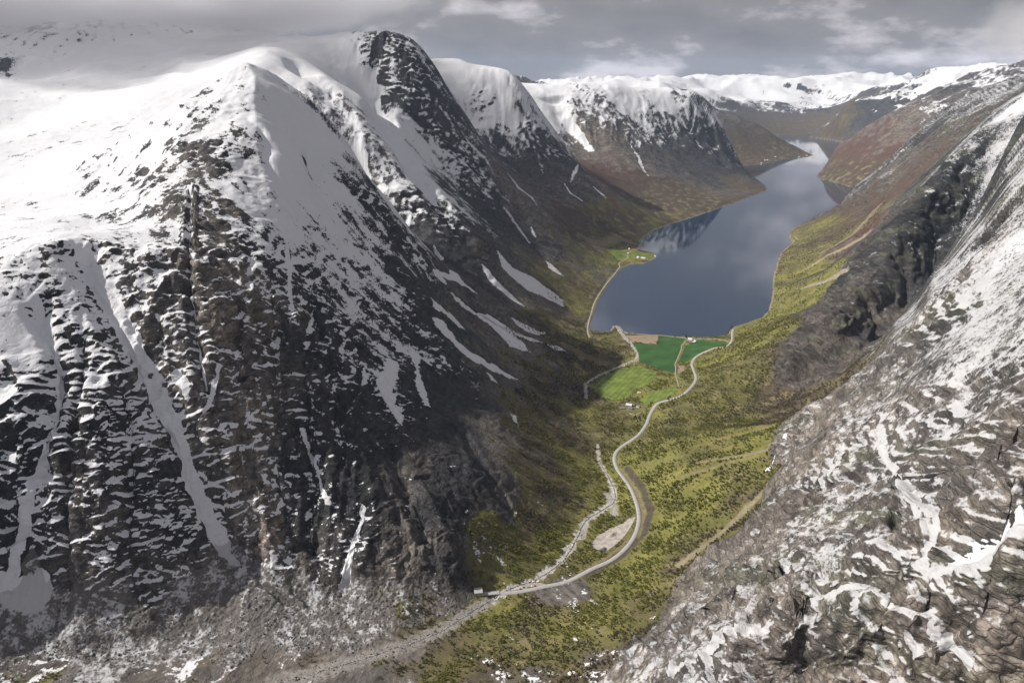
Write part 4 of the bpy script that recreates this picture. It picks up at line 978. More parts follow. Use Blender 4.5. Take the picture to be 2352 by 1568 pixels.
# ------------------------------------------------------------------ flat ground: roads, fields, gravel
from mathutils.geometry import delaunay_2d_cdt
def S4(p): return (1270 + p[0] * .27, 470.4 + p[1] * .27)
def S5(p): return (1034.9 + p[0] * .36, 846.7 + p[1] * .36)
def S3(p): return (1524 + p[0] * .08, 733.8 + p[1] * .08)
def S2(p): return (1392.4 + p[0] * .084, 865.5 + p[1] * .084)
def S1(p): return (1063.1 + p[0] * .12, 1298.3 + p[1] * .12)
def S8(p): return (1392.4 + p[0] * .072, 526.8 + p[1] * .072)
def S9(p): return (1674.6 + p[0] * .128, 310.5 + p[1] * .128)
def S6(p): return (564.5 + p[0] * .36005, 517.4 + p[1] * .36005)
def S7(p): return (752.6 + p[0] * .36, 47 + p[1] * .36)
FIELDS_XY = []
def sheet(name, pix, m, lift=.45, cell=9.0, ragged=0.0, **props):
    """a field or gravel sheet lying on the ground, its outline given as points of the picture"""
    L = gline(pix)
    out = []
    for i in range(len(L)):
        a, b = L[i], L[(i + 1) % len(L)]
        n = max(1, int(np.linalg.norm(b - a) / cell))
        for t in np.arange(n) / n:
            out.append(a + (b - a) * t)
    out = np.array(out)
    if ragged:
        out += ragged * np.stack([noise2(out[:, 0] / 14, out[:, 1] / 14, 5), noise2(out[:, 0] / 14 + 9, out[:, 1] / 14, 6)], -1)
    gx, gy = np.meshgrid(np.arange(out[:, 0].min(), out[:, 0].max(), cell), np.arange(out[:, 1].min(), out[:, 1].max(), cell))
    gx = gx.ravel(); gy = gy.ravel()
    dd, _ = seg_dist(gx, gy, out, True)
    k = inside(gx, gy, out) & (dd > cell * .5)
    vs = np.concatenate([out, np.stack([gx[k], gy[k]], -1)])
    n = len(out)
    res = delaunay_2d_cdt([Vector(v) for v in vs], [], [list(range(n))], 1, 1e-4)
    co = np.array([(v.x, v.y) for v in res[0]])
    z = height(co[:, 0], co[:, 1]) + lift
    f = np.array([list(t) for t in res[2] if len(t) == 3])
    # face up
    a, b, c = co[f[:, 0]], co[f[:, 1]], co[f[:, 2]]
    cr = (b[:, 0] - a[:, 0]) * (c[:, 1] - a[:, 1]) - (b[:, 1] - a[:, 1]) * (c[:, 0] - a[:, 0])
    f[cr < 0] = f[cr < 0][:, ::-1]
    FIELDS_XY.append(out)
    return link(name, mesh_np(name, np.column_stack([co, z]), f), m, kind='structure', **props)
def ribbon(name, L, z, hw, m, lift=.25, crown=.06, **props):
    """a road: two edges and a crown, with a small kerb drop on each side"""
    d = np.gradient(L, axis=0); d /= np.linalg.norm(d, axis=1, keepdims=True) + 1e-9
    nrm = np.column_stack([d[:, 1], -d[:, 0]])
    hw = np.broadcast_to(hw, (len(L),))
    co = []
    for off, dz in ((-1.12, -.6), (-1, 0), (0, crown), (1, 0), (1.12, -.6)):
        co.append(np.column_stack([L + nrm * (off * hw)[:, None], z + lift + dz]))
    n = len(L)
    co = np.concatenate(co)
    f = []
    for k in range(4):
        i = np.arange(n - 1) + k * n
        f.append(np.stack([i + n, i + n + 1, i + 1, i], -1))
    return link(name, mesh_np(name, co, np.concatenate(f)[:, ::-1] if False else np.concatenate(f), True), m, kind='structure', **props)
for key, (L, zz, hw) in ROADS.items():
    ribbon(key, L, zz, hw, M['asphalt'] if key == 'road' else M['track'])
green = [S4(p) for p in [(670, 1175), (880, 1192), (908, 1112), (1118, 1136), (1104, 1180), (1048, 1320), (1036, 1425), (930, 1408), (830, 1368), (735, 1338), (728, 1260), (700, 1210)]]
sheet('grass_field', green, M['field'])
sheet('grass_field', [S4(p) for p in [(1128, 1200), (1235, 1150), (1450, 1158), (1498, 1168), (1470, 1194), (1370, 1212), (1262, 1256), (1195, 1310), (1110, 1340), (1068, 1332)]], M['field'])
sheet('ploughed_field', [S4(p) for p in [(620, 1108), (900, 1112), (880, 1186), (670, 1170)]], M['tilled'])
sheet('meadow', [S5(p) for p in [(905, 112), (960, 62), (1060, 8), (1200, -18), (1325, 22), (1285, 90), (1200, 130), (1130, 188), (1050, 203), (960, 178), (915, 150)]], M['meadow'], ragged=4)
sheet('meadow', [S5(p) for p in [(1205, 205), (1280, 145), (1436, 112), (1446, 148), (1330, 205), (1240, 228)]], M['meadow'], ragged=4)
sheet('straw_field', [S4(p) for p in [(1066, 1370), (1112, 1366), (1135, 1398), (1080, 1432), (1062, 1430)]], M['tilled'], ragged=3)
sheet('gravel_pit', [S5(p) for p in [(892, 1130), (938, 1064), (1020, 1020), (1090, 990), (1142, 952), (1182, 948), (1150, 1010), (1100, 1080), (1040, 1132), (1000, 1160), (950, 1160)]], M['gravel'], cell=5)
sheet('meadow', [S8(p) for p in [(20, 640), (260, 632), (630, 720), (680, 860), (640, 955), (430, 1040), (270, 905), (130, 800)]], M['meadow'], ragged=5)
sheet('grass_field', [S8(p) for p in [(840, 745), (1400, 775), (1540, 820), (1450, 955), (1230, 908), (760, 878)]], M['meadow'])
sheet('ploughed_field', [S8(p) for p in [(1040, 662), (1240, 690), (1400, 735), (1200, 745), (1040, 702)]], M['dark_soil'])
sheet('ploughed_field', [S8(p) for p in [(1135, 980), (1390, 985), (1170, 1062)]], M['dark_soil'])
sheet('lay_by', [S1(p) for p in [(1140, 478), (1150, 400), (1190, 355), (1260, 318), (1490, 330), (1640, 392), (1560, 412), (1540, 396), (1240, 418), (1215, 472)]], M['track'], cell=4, lift=.38)
# river water threading its gravel bed
for line, hw in ((RIVER[:-1], 1.1), (RIVER2, .9)):
    L = spline(gline(line), 8.0)
    wob = np.column_stack([noise2(L[:, 0] / 26, L[:, 1] / 26, 5), noise2(L[:, 0] / 26 + 7, L[:, 1] / 26, 6)]) * hw * 1.2
    L = L + wob
    z = height(L[:, 0], L[:, 1])
    ribbon('river', L, z, hw * (1 + .4 * noise2(L[:, 0] / 15, L[:, 1] / 15, 8)), M['river'], lift=.35, crown=.02)

# ------------------------------------------------------------------ tongues of old snow on the slopes
def snow_patch(label, pix, lift=.9, ragged=.5):
    L = gline(pix)
    c = L.mean(0); size = np.ptp(L, axis=0).max()
    m = np.nonzero((np.abs(FMID[:, 0] - c[0]) < size) & (np.abs(FMID[:, 1] - c[1]) < size) & ~deep)[0]
    x, y = FMID[m, 0], FMID[m, 1]
    j = size * .02
    x2 = x + j * noise2(x / (j * 2.2), y / (j * 2.2), 3); y2 = y + j * noise2(x / (j * 2.2) + 9, y / (j * 2.2), 4)
    k = m[inside(x2, y2, L)]
    if len(k) < 4: return
    sel = np.zeros(len(FACES), bool); sel[k] = True
    me, u = sub_mesh('snow_patch', sel, lift)
    o = link('snow_patch', me, M['snow'], label=label, category='snow patch', group='tongues of old snow on the valley side')
def stroke(pts, w):
    pts = np.array(pts, float); d = np.gradient(pts, axis=0); d /= np.linalg.norm(d, axis=1, keepdims=True)
    n = np.column_stack([d[:, 1], -d[:, 0]]); w = np.interp(np.arange(len(pts)), [0, (len(pts) - 1) / 2, len(pts) - 1], [w * .35, w, w * .3])[:, None]
    return [tuple(p) for p in np.concatenate([pts + n * w, (pts - n * w)[::-1]])]
for lab, P6 in [
    ('long snow tongue reaching lowest down the slope beside the shadowed valley edge', [(1185, 610), (1260, 640), (1330, 730), (1420, 820), (1530, 880), (1640, 940), (1745, 995), (1690, 990), (1560, 940), (1450, 890), (1370, 830), (1290, 740), (1220, 680)]),
    ('broad forked snow tongue in the middle of the slope above the river flats', [(1310, 440), (1370, 490), (1450, 560), (1540, 600), (1600, 640), (1680, 690), (1760, 750), (1810, 820), (1740, 800), (1680, 780), (1640, 730), (1560, 650), (1480, 590), (1400, 540), (1340, 490)]),
    ('slim snow branch running beside the forked tongue', [(1480, 572), (1560, 586), (1640, 636), (1720, 686), (1830, 728), (1905, 755), (1820, 745), (1700, 705), (1600, 650), (1520, 605)]),
    ('small snow wedge at the foot of the slim branch', [(1920, 763), (1990, 772), (2045, 805), (1975, 802)]),
    ('ragged snow strip high on the slope left of the forked tongue', [(1190, 300), (1255, 312), (1300, 330), (1300, 290), (1340, 310), (1390, 380), (1450, 420), (1480, 445), (1400, 408), (1330, 374), (1255, 345), (1290, 395), (1240, 375), (1200, 330)]),
    ('narrow snow streak between the ragged strip and the widest snow field', [(1500, 258), (1550, 308), (1610, 378), (1680, 438), (1740, 488), (1792, 532), (1720, 495), (1640, 438), (1570, 388), (1530, 325)]),
    ('widest snow field on the slope nearest the lake', [(1600, 165), (1650, 220), (1700, 275), (1760, 305), (1830, 338), (1890, 386), (1960, 430), (2020, 480), (2030, 525), (1950, 492), (1880, 455), (1800, 425), (1740, 375), (1680, 325), (1630, 272)]),
    ('two-lobed snow tongue just above the longest tongue', [(1180, 470), (1230, 515), (1300, 555), (1350, 615), (1400, 682), (1335, 645), (1270, 588), (1205, 565)]),
    ('curved snow strip above the river flats near the lake corner', [(1690, 588), (1740, 615), (1800, 645), (1850, 675), (1925, 688), (1860, 707), (1790, 684), (1730, 645)]),
    ('thin snow streak close above the lakeside wood', [(1910, 230), (1960, 264), (2030, 332), (1980, 314), (1930, 274)]),
    ('short snow sliver high on the dark slope', [(1198, 150), (1228, 178), (1262, 218), (1240, 224), (1208, 188)]),
    ('straggling snow streak on the lower flank of the domed mountain', [(1040, 760), (1075, 800), (1120, 860), (1100, 920), (1130, 1020), (1150, 1080), (1180, 1180), (1140, 1160), (1100, 1060), (1080, 1000), (1085, 920), (1050, 850)]),
    ('ragged snow blotch on the lower flank of the domed mountain', [(900, 865), (945, 875), (985, 920), (960, 1010), (935, 1080), (965, 1180), (1015, 1260), (990, 1312), (940, 1230), (880, 1130), (825, 1040), (868, 960)]),
    ('tiny snow wedge at the edge of the shaded birch slope', [(1688, 1213), (1722, 1230), (1738, 1282), (1708, 1262)]),
    ('small snow sliver below the longest tongue', [(1530, 958), (1570, 978), (1608, 1020), (1566, 1002)]),
]:
    snow_patch(lab, [S6(p) for p in P6])
for lab, pts, w in [
    ('crooked snow streak on the red-brown slope of the flat-topped mountain', [S7(p) for p in [(1930, 800), (1975, 870), (2010, 950), (2040, 1000)]], 2.6),
    ('snow streak hanging in a dark notch of the rounded mountain', [S7(p) for p in [(1600, 940), (1575, 990), (1550, 1045)]], 4),
    ('thin snow line low on the rounded mountain', [S7(p) for p in [(1510, 1065), (1550, 1125), (1630, 1172)]], 1.6),
    ('short snow dash low on the shaded rounded mountain', [S7(p) for p in [(1690, 1075), (1740, 1120), (1775, 1150)]], 2),
    ('long thin snow line on the dark spur', [S7(p) for p in [(1120, 1200), (1170, 1262), (1220, 1340), (1290, 1430)]], 2.2),
    ('hooked snow streak lowest on the dark spur', [S7(p) for p in [(1295, 1325), (1310, 1370), (1330, 1400)]], 2.6),
    ('snow dash on the grey slope of the dark spur', [S7(p) for p in [(675, 1450), (700, 1500), (735, 1535)]], 2.6),
    ('snow dash high on the dark spur above the grey slope', [S7(p) for p in [(760, 1262), (780, 1290), (805, 1315)]], 2.4),
    ('white snow gully under the cliffs of the flat-topped mountain', [S7(p) for p in [(1145, 975), (1215, 1080), (1300, 1140), (1340, 1200)]], 2.2),
]:
    snow_patch(lab, stroke(pts, w))
for lab, P_ in [('snow scrap at the foot of the rock wall above the green slope', [(1755, 1086), (1768, 1075), (1778, 1073), (1772, 1084)]),
                ('snow scrap higher up where a stream leaves the rock wall', [(1787, 1033), (1800, 1019), (1807, 1018), (1801, 1031)]),
                ('snow strip tucked under the tall grey buttress', [(1846, 940), (1866, 916), (1886, 902), (1880, 918), (1862, 934)])]:
    snow_patch(lab, P_)

# ------------------------------------------------------------------ small mesh tools for built things
class MB:
    def __init__(s): s.v = []; s.f = []; s.k = []
    def add(s, v, f, k=0):
        o = len(s.v); s.v += [tuple(p) for p in v]; s.f += [tuple(i + o for i in q) for q in f]; s.k += [k] * len(f)
    def box(s, a, b, k=0):
        (x0, y0, z0), (x1, y1, z1) = a, b
        s.add([(x0, y0, z0), (x1, y0, z0), (x1, y1, z0), (x0, y1, z0), (x0, y0, z1), (x1, y0, z1), (x1, y1, z1), (x0, y1, z1)],
              [(3, 2, 1, 0), (4, 5, 6, 7), (0, 1, 5, 4), (1, 2, 6, 5), (2, 3, 7, 6), (3, 0, 4, 7)], k)
    def prism(s, prof, y0, y1, k=0):
        """profile in x,z swept along y"""
        n = len(prof)
        s.add([(x, y0, z) for x, z in prof] + [(x, y1, z) for x, z in prof],
              [tuple(range(n)), tuple(range(2 * n - 1, n - 1, -1))] + [(i, i + n, (i + 1) % n + n, (i + 1) % n) for i in range(n)], k)
    def tube(s, p0, p1, r0, r1, n=6, k=0):
        p0 = Vector(p0); p1 = Vector(p1); d = (p1 - p0).normalized()
        a = d.orthogonal().normalized(); b = d.cross(a)
        ring = lambda p, r: [p + (a * math.cos(t) + b * math.sin(t)) * r for t in [2 * math.pi * i / n for i in range(n)]]
        s.add(ring(p0, r0) + ring(p1, r1), [(i, (i + 1) % n, (i + 1) % n + n, i + n) for i in range(n)] + [tuple(range(n - 1, -1, -1)), tuple(range(n, 2 * n))], k)
    def mesh(s, name, mats=(), smooth=False):
        me = bpy.data.meshes.new(name); me.from_pydata(s.v, [], s.f)
        for m in mats: me.materials.append(m)
        if len(mats) > 1:
            for p, k in zip(me.polygons, s.k): p.material_index = k
        if smooth:
            for p in me.polygons: p.use_smooth = True
        me.update()
        return me
    def build(s, name, m, parent=None, smooth=False):
        return link(name, s.mesh(name, (m,), smooth), None, parent)
def thing(name, label, cat, loc, rz=0, group=None):
    o = bpy.data.objects.new(name, None); col.objects.link(o)
    o.location = loc; o.rotation_euler = (0, 0, rz); o['label'] = label; o['category'] = cat
    if group: o['group'] = group
    return o
def spot(p, dz=0.0):
    x, y = ground(*p)
    return (x, y, float(height(x, y)[0]) + dz)

# ------------------------------------------------------------------ houses and barns
def house(label, name, p, size, rz, wall, roof, cat='house', nwin=3, chimney=True, group=None):
    w, l, h = size            # width (gable), length, eaves height
    t = thing(name, label, cat, spot(p, -.2), R(rz), group)
    b = MB(); rise = w * .38
    b.prism([(-w / 2, -1.0), (w / 2, -1.0), (w / 2, h), (0, h + rise), (-w / 2, h)], -l / 2, l / 2)
    b.build('wall', wall, t)
    b = MB(); e = .5; th = .22; q = .45
    for sx in (-1, 1):
        dx = w / 2 + e; dz = rise * e / (w / 2)
        b.prism([(0, h + rise + .05), (sx * dx, h - dz + .05), (sx * dx, h - dz + th + .05), (0, h + rise + th + .05)], -l / 2 - q, l / 2 + q)
    ro = b.build('roof', roof, t)
    if chimney:
        b = MB(); b.box((-.4, l * .15, h + rise * .75), (.4, l * .15 + .8, h + rise + 1.2)); b.build('chimney', M['concrete'], ro)
    for sx in (-1, 1):
        for i in range(nwin):
            y = -l / 2 + l * (i + .5) / nwin
            x0, x1 = sorted((sx * (w / 2 + .02), sx * (w / 2 + .10)))
            b = MB(); b.box((x0, y - .65, h * .35), (x1, y + .65, h * .80)); wi = b.build('window', M['white_wall'], t)
            x0, x1 = sorted((sx * (w / 2 + .08), sx * (w / 2 + .13)))
            b = MB(); b.box((x0, y - .5, h * .40), (x1, y + .5, h * .76)); b.build('pane', M['pane'], wi)
    b = MB(); b.box((-.6, -l / 2 - .10, -.1), (.6, -l / 2 - .02, 2.1)); b.build('door', M['grey_wall'], t)
    return t
G1 = 'buildings of the valley farm'
house('long pale barn with bright metal roof in the valley farm', 'barn', S2((620, 800)), (11, 17, 5), 70, M['grey_wall'], M['roof_pale'], 'barn', 3, False, G1)
house('white farmhouse with grey roof below the pale barn', 'farmhouse', S2((650, 880)), (8.5, 12, 4.6), 80, M['white_wall'], M['roof_grey'], 'house', 3, True, G1)
house('low grey shed at the meadow edge beside the pale barn', 'shed', S2((430, 870)), (7, 15, 3), 84, M['grey_wall'], M['roof_grey'], 'shed', 2, False, G1)
house('small white house standing nearest the road bend by the farm', 'cottage', S2((875, 825)), (7, 9, 3.6), 50, M['white_wall'], M['roof_grey'], 'house', 2, True, G1)
house('dark grey cottage behind the small white house', 'cottage', S2((800, 770)), (7, 10, 3.6), 100, M['grey_wall'], M['roof_red'], 'house', 2, True, G1)
house('lone white hut on the edge of the bright meadow', 'field_hut', S2((900, 442)), (6, 8.5, 3), 95, M['white_wall'], M['roof_pale'], 'hut', 2, False, G1)
G2 = 'buildings of the farm by the green fields'
house('white barn with pale roof beside the lake shore track', 'barn', S3((765, 590)), (10, 15, 5), 60, M['white_wall'], M['roof_pale'], 'barn', 3, False, G2)
house('dark-roofed farmhouse between the lane and the white barn', 'farmhouse', S3((690, 640)), (8, 12, 4.5), 75, M['grey_wall'], M['roof_grey'], 'house', 3, True, G2)
house('red outbuilding south of the dark-roofed farmhouse', 'outbuilding', S3((770, 675)), (7, 11, 3.6), 85, M['red_wall'], M['roof_grey'], 'barn', 2, False, G2)
house('pale shed on the field side of the shore farm', 'shed', S3((905, 632)), (6, 9, 3), 30, M['white_wall'], M['roof_pale'], 'shed', 2, False, G2)
house('low grey shed next to the pale shed at the shore farm', 'shed', S3((855, 660)), (5.5, 8, 2.8), 80, M['grey_wall'], M['roof_pale'], 'shed', 1, False, G2)
G3 = 'houses on the green lakeside point'
for lab, nm, p, sz, rz, wl, rf in [
    ('white house at the corner of the point field', 'cottage', (1015, 915), (9, 12, 5), 40, 'white_wall', 'roof_pale'),
    ('long white barn in the middle of the green point', 'barn', (1180, 938), (10, 24, 5), 70, 'white_wall', 'roof_pale'),
    ('white shed beyond the long barn on the green point', 'shed', (1295, 948), (8, 14, 4), 75, 'white_wall', 'roof_grey'),
    ('lone white hut uphill from the point road', 'hut', (740, 650), (8, 11, 4), 20, 'white_wall', 'roof_pale'),
    ('white hut right beside the point road', 'hut', (690, 782), (8, 10, 4), 80, 'white_wall', 'roof_pale'),
    ('grey house under the wood above the point', 'house', (945, 708), (9, 13, 5), 75, 'grey_wall', 'roof_grey'),
    ('red house at the water behind the point field', 'house', (1010, 655), (9, 13, 5), 85, 'red_wall', 'roof_grey'),
    ('white boathouse at the tip of the green point', 'boathouse', (1560, 868), (7, 10, 4), 60, 'white_wall', 'roof_pale'),
]:
    house(lab, nm, S8(p), sz, rz, M[wl], M[rf], 'house', 2, False, G3)
G4 = 'white houses on the far headland shore'
for lab, p in [('white house alone above the far headland shore', (830, 398)), ('white house low on the far headland near the grey cliff', (640, 458)), ('smaller white house beside the low one on the far headland', (685, 452)),
               ('white house halfway along the far headland shore', (1250, 398)), ('white house near the headland tip', (1395, 374)), ('white house at the very tip of the headland', (1525, 352)), ('white boathouse at the water left of the headland houses', (575, 512))]:
    house(lab, 'far_house', S9(p), (11, 17, 6), 80, M['white_wall'], M['roof_pale'], 'house', 2, False, G4)

# ------------------------------------------------------------------ bridge, tunnel mouth
RL, RZ, RHW = ROADS['road']
def road_at(dist):
    sl = np.cumsum(np.concatenate([[0], np.linalg.norm(np.diff(RL, axis=0), axis=1)]))
    return np.array([np.interp(dist, sl, RL[:, 0]), np.interp(dist, sl, RL[:, 1]), np.interp(dist, sl, RZ)])
a, b_ = road_at(5), road_at(31)
ang = math.atan2(b_[1] - a[1], b_[0] - a[0]); ln = float(np.linalg.norm(b_[:2] - a[:2]))
br = thing('bridge', 'short concrete road bridge over the stony river by the cliff foot', 'bridge', (a[0], a[1], a[2]), ang)
b = MB(); b.box((0, -4.6, -1.0), (ln, 4.6, -.12)); b.build('deck', M['concrete'], br)
for sy in (-1, 1):
    b = MB(); b.box((0, sy * 4.45 - .15, -.1), (ln, sy * 4.45 + .15, .45)); par = b.build('parapet', M['concrete'], br)
    b = MB()
    for i in range(9): b.box((ln * (i + .5) / 9 - .06, sy * 4.45 - .06, .45), (ln * (i + .5) / 9 + .06, sy * 4.45 + .06, 1.2))
    b.box((0, sy * 4.45 - .05, 1.1), (ln, sy * 4.45 + .05, 1.22)); b.build('railing', M['steel'], par)
for x in (1.2, ln - 1.2):
    b = MB(); b.box((x - 1.2, -4.6, -7), (x + 1.2, 4.6, -1.0)); b.build('abutment', M['concrete'], br)
t0, t1 = road_at(0), road_at(6)
ang = math.atan2(t0[1] - t1[1], t0[0] - t1[0])
tp = thing('tunnel_portal', 'concrete tunnel mouth where the road enters the cliff foot', 'tunnel', (t0[0], t0[1], t0[2]), ang)
b = MB()
arch = [(4.6 * math.cos(t), 1.6 + 4.6 * math.sin(t)) for t in np.linspace(0, math.pi, 13)]
outer = [(7.2, 0), (7.2, 8.2), (-7.2, 8.2), (-7.2, 0)]
prof = [(4.6, -1)] + arch + [(-4.6, -1), (-7.2, -1), (-7.2, 8.4), (7.2, 8.4), (7.2, -1)]
b.v = []
n = len(prof)
b.add([(-1, y, z) for y, z in prof] + [(14, y, z) for y, z in prof], [tuple(range(n - 1, -1, -1))] + [(i, (i + 1) % n, (i + 1) % n + n, i + n) for i in range(n)])
b.build('wall', M['concrete'], tp)
b = MB(); b.box((9, -4.55, -1), (9.3, 4.55, 6.3)); b.build('dark_panel', M['void'], tp)  # solid panel across the bore, coloured near-black for the tunnel's unlit depth

# ------------------------------------------------------------------ vehicles in the lay-by
def wheel(t, x, y, r):
    b = MB(); b.tube((x, y - .12, r), (x, y + .12, r), r, r, 14); tw = b.build('tyre', M['rubber'], t)
    b = MB(); s = 1 if y > 0 else -1; b.tube((x, y + s * .10, r), (x, y + s * .14, r), r * .6, r * .6, 10); b.build('rim', M['rim'], tw)
def vehicle(label, name, p, rz, paint, van=False, group='vehicles in the lay-by'):
    t = thing(name, label, 'van' if van else 'car', spot(p, .42), R(rz), group)
    L_, w, r = (5.9, 2.0, .36) if van else (4.4, 1.78, .33)
    if van:
        prof = [(-L_ / 2, .35), (L_ / 2 - .1, .35), (L_ / 2, .9), (L_ / 2 - .6, 1.25), (L_ / 2 - 1.35, 2.35), (-L_ / 2 + .15, 2.45), (-L_ / 2, 2.2)]
        glass = [(L_ / 2 - .72, 1.32), (L_ / 2 - 1.36, 2.2), (L_ / 2 - 2.2, 2.2), (L_ / 2 - 2.2, 1.32)]
    else:
        prof = [(-L_ / 2, .4), (-L_ / 2 + .1, .28), (L_ / 2 - .1, .28), (L_ / 2, .55), (L_ / 2 - .25, .82), (L_ / 2 - 1.2, .95), (L_ / 2 - 1.9, 1.42), (-L_ / 2 + 1.2, 1.48), (-L_ / 2 + .35, 1.05), (-L_ / 2, .95)]
        glass = [(L_ / 2 - 1.32, .98), (L_ / 2 - 1.92, 1.36), (-L_ / 2 + 1.22, 1.41), (-L_ / 2 + .6, 1.06)]
    b = MB(); b.prism(prof, -w / 2, w / 2); body = b.build('body', M[paint], t)
    bv = body.modifiers.new('soft_edges', 'BEVEL'); bv.width = .09; bv.segments = 2
    for sy in (-1, 1):
        y0, y1 = sorted((sy * (w / 2 + .004), sy * (w / 2 + .02)))
        b = MB(); b.prism(glass, y0, y1); b.build('side_window', M['pane'], t)
        b = MB(); y0, y1 = sorted((sy * (w / 2 - .55), sy * (w / 2 - .2))); b.box((L_ / 2 - .09, y0, .62), (L_ / 2 + .02, y1, .80)); b.build('headlight', M['lamp'], t)
    i0, i1 = (3, 4) if van else (5, 6)
    (xa, za), (xb, zb) = prof[i0], prof[i1]
    b = MB(); q = w / 2 - .16
    f = lambda u, o: (xa + (xb - xa) * u + o, za + (zb - za) * u + o * .7)
    b.prism([f(.1, .012), f(.92, .012), f(.92, .03), f(.1, .03)], -q, q); b.build('windscreen', M['pane'], t)
    for sx in (-1, 1):
        for sy in (-1, 1): wheel(t, sx * L_ * .31, sy * (w / 2 - .06), r)
    return t
vehicle('white van parked at the river side of the lay-by, nearest the road bend', 'parked_van', S1((1435, 322)), 4, 'paint_white', True)
vehicle('white van beside the dark car at the back of the lay-by', 'parked_van', S1((1355, 318)), 8, 'paint_white', True)
vehicle('dark car at the back of the lay-by beside a white van', 'parked_car', S1((1285, 328)), 12, 'paint_dark')
vehicle('red car standing by the grass island of the lay-by', 'parked_car', S1((1378, 398)), 70, 'paint_red')
vehicle('white car by the grass island next to the red car', 'parked_car', S1((1322, 402)), 95, 'paint_white')
vehicle('black car at the entry of the lay-by towards the bridge', 'parked_car', S1((1165, 425)), 60, 'paint_dark')
vehicle('dark red car at the grassy lay-by edge nearest the bridge', 'parked_car', S1((1098, 452)), 30, 'paint_red')
# ------------------------------------------------------------------ boat far out on the lake
bx, by, _ = at_height(*S9((1790, 430)), 0)
bt = thing('ferry_boat', 'small white boat far out by the dark headland', 'boat', (bx, by, 0), R(170))
b = MB()
hull = [(-14, -3.6), (8, -3.6), (16, 0), (8, 3.6), (-14, 3.6)]
b.add([(x * .92, y * .8, -.6) for x, y in hull] + [(x, y, 2.4) for x, y in hull], [(4, 3, 2, 1, 0), (5, 6, 7, 8, 9)] + [(i, (i + 1) % 5, (i + 1) % 5 + 5, i + 5) for i in range(5)]); b.build('hull', M['paint_white'], bt)
b = MB(); b.box((-9, -2.6, 2.4), (5, 2.6, 5.2)); cb = b.build('cabin', M['paint_white'], bt)
b = MB(); b.box((-8, -2.66, 3.4), (4.4, 2.66, 4.4)); b.build('window_band', M['pane'], cb)
b = MB(); b.tube((0, 0, 5.2), (0, 0, 9), .15, .08); b.build('mast', M['steel'], bt)

# ------------------------------------------------------------------ boulders, gravel heaps
def boulder_mesh(seed, sub=3):
    bm = bmesh.new(); bmesh.ops.create_icosphere(bm, subdivisions=sub, radius=1)
    v = np.array([p.co for p in bm.verts])
    d = 1 + .30 * fbm3(v[:, 0] * 1.1 + seed, v[:, 1] * 1.1, v[:, 2] * 1.1, 3, seed)
    cut = np.clip(np.abs(v @ np.array([.6, .3, .7])) , 0, .72) / .72
    for p, k in zip(bm.verts, d): p.co *= float(k)
    me = bpy.data.meshes.new('boulder'); bm.to_mesh(me); bm.free()
    return me
bms = [boulder_mesh(s) for s in (3, 8, 15)]
for me in bms: me.materials.append(M['stone'])
def Sz(p): return (p[0] * .33, 517.4 + p[1] * .33)
for i, (lab, p, s) in enumerate([('big dark boulder stuck in the middle of the snow gully', (1045, 1000), (6.5, 5.5, 8)), ('dark rock on the gully snow just below the big boulder', (1165, 1045), (2.6, 2.6, 2.6)),
                                ('dark rock lower in the snow gully beside the cliff', (1232, 1192), (3.0, 3.0, 3)), ('small rock in the gully left of the lower dark rock', (1215, 1240), (2.4, 2.2, 2.2)),
                                ('rock farthest down the snow gully', (1270, 1278), (2.6, 3.4, 2.6)), ('rock at the snowy gully side under the leaning ledge', (1085, 1215), (2.8, 2.2, 2.2))]):
    x, y, z = spot(Sz(p))
    o = bpy.data.objects.new('boulder', bms[i % 3]); col.objects.link(o)
    o.location = (x, y, z + s[2] * .35); o.scale = s; o.rotation_euler = (.3 * i, .2, 1.3 * i)
    o['label'] = lab; o['category'] = 'boulder'; o['group'] = 'boulders in the snow gully'
def heap(label, p, s, m):
    x, y, z = spot(p)
    g = np.linspace(-1, 1, 17); gx, gy = np.meshgrid(g, g); rr = np.sqrt(gx ** 2 + gy ** 2)
    hz = np.clip(1 - rr, 0, 1) ** .8 * (1 + .25 * noise2(gx.ravel() * 3, gy.ravel() * 3, 4).reshape(gx.shape))
    co = np.column_stack([gx.ravel() * s[0], gy.ravel() * s[1], hz.ravel() * s[2] - .1])
    idx = np.arange(289).reshape(17, 17)
    f = np.stack([idx[:-1, :-1], idx[:-1, 1:], idx[1:, 1:], idx[1:, :-1]], -1).reshape(-1, 4)
    o = link('gravel_heap', mesh_np('gravel_heap', co, f), m, label=label, category='gravel heap', group='heaps in the gravel pit')
    o.location = (x, y, z + .5); o.rotation_euler = (0, 0, .6)
heap('dark gravel heap at the lower edge of the pale gravel pit', S5((975, 1156)), (9, 6, 4.5), M['heap'])
heap('grey gravel heap in the middle of the gravel pit', S5((1030, 1062)), (14, 6, 4.5), M['gravel'])

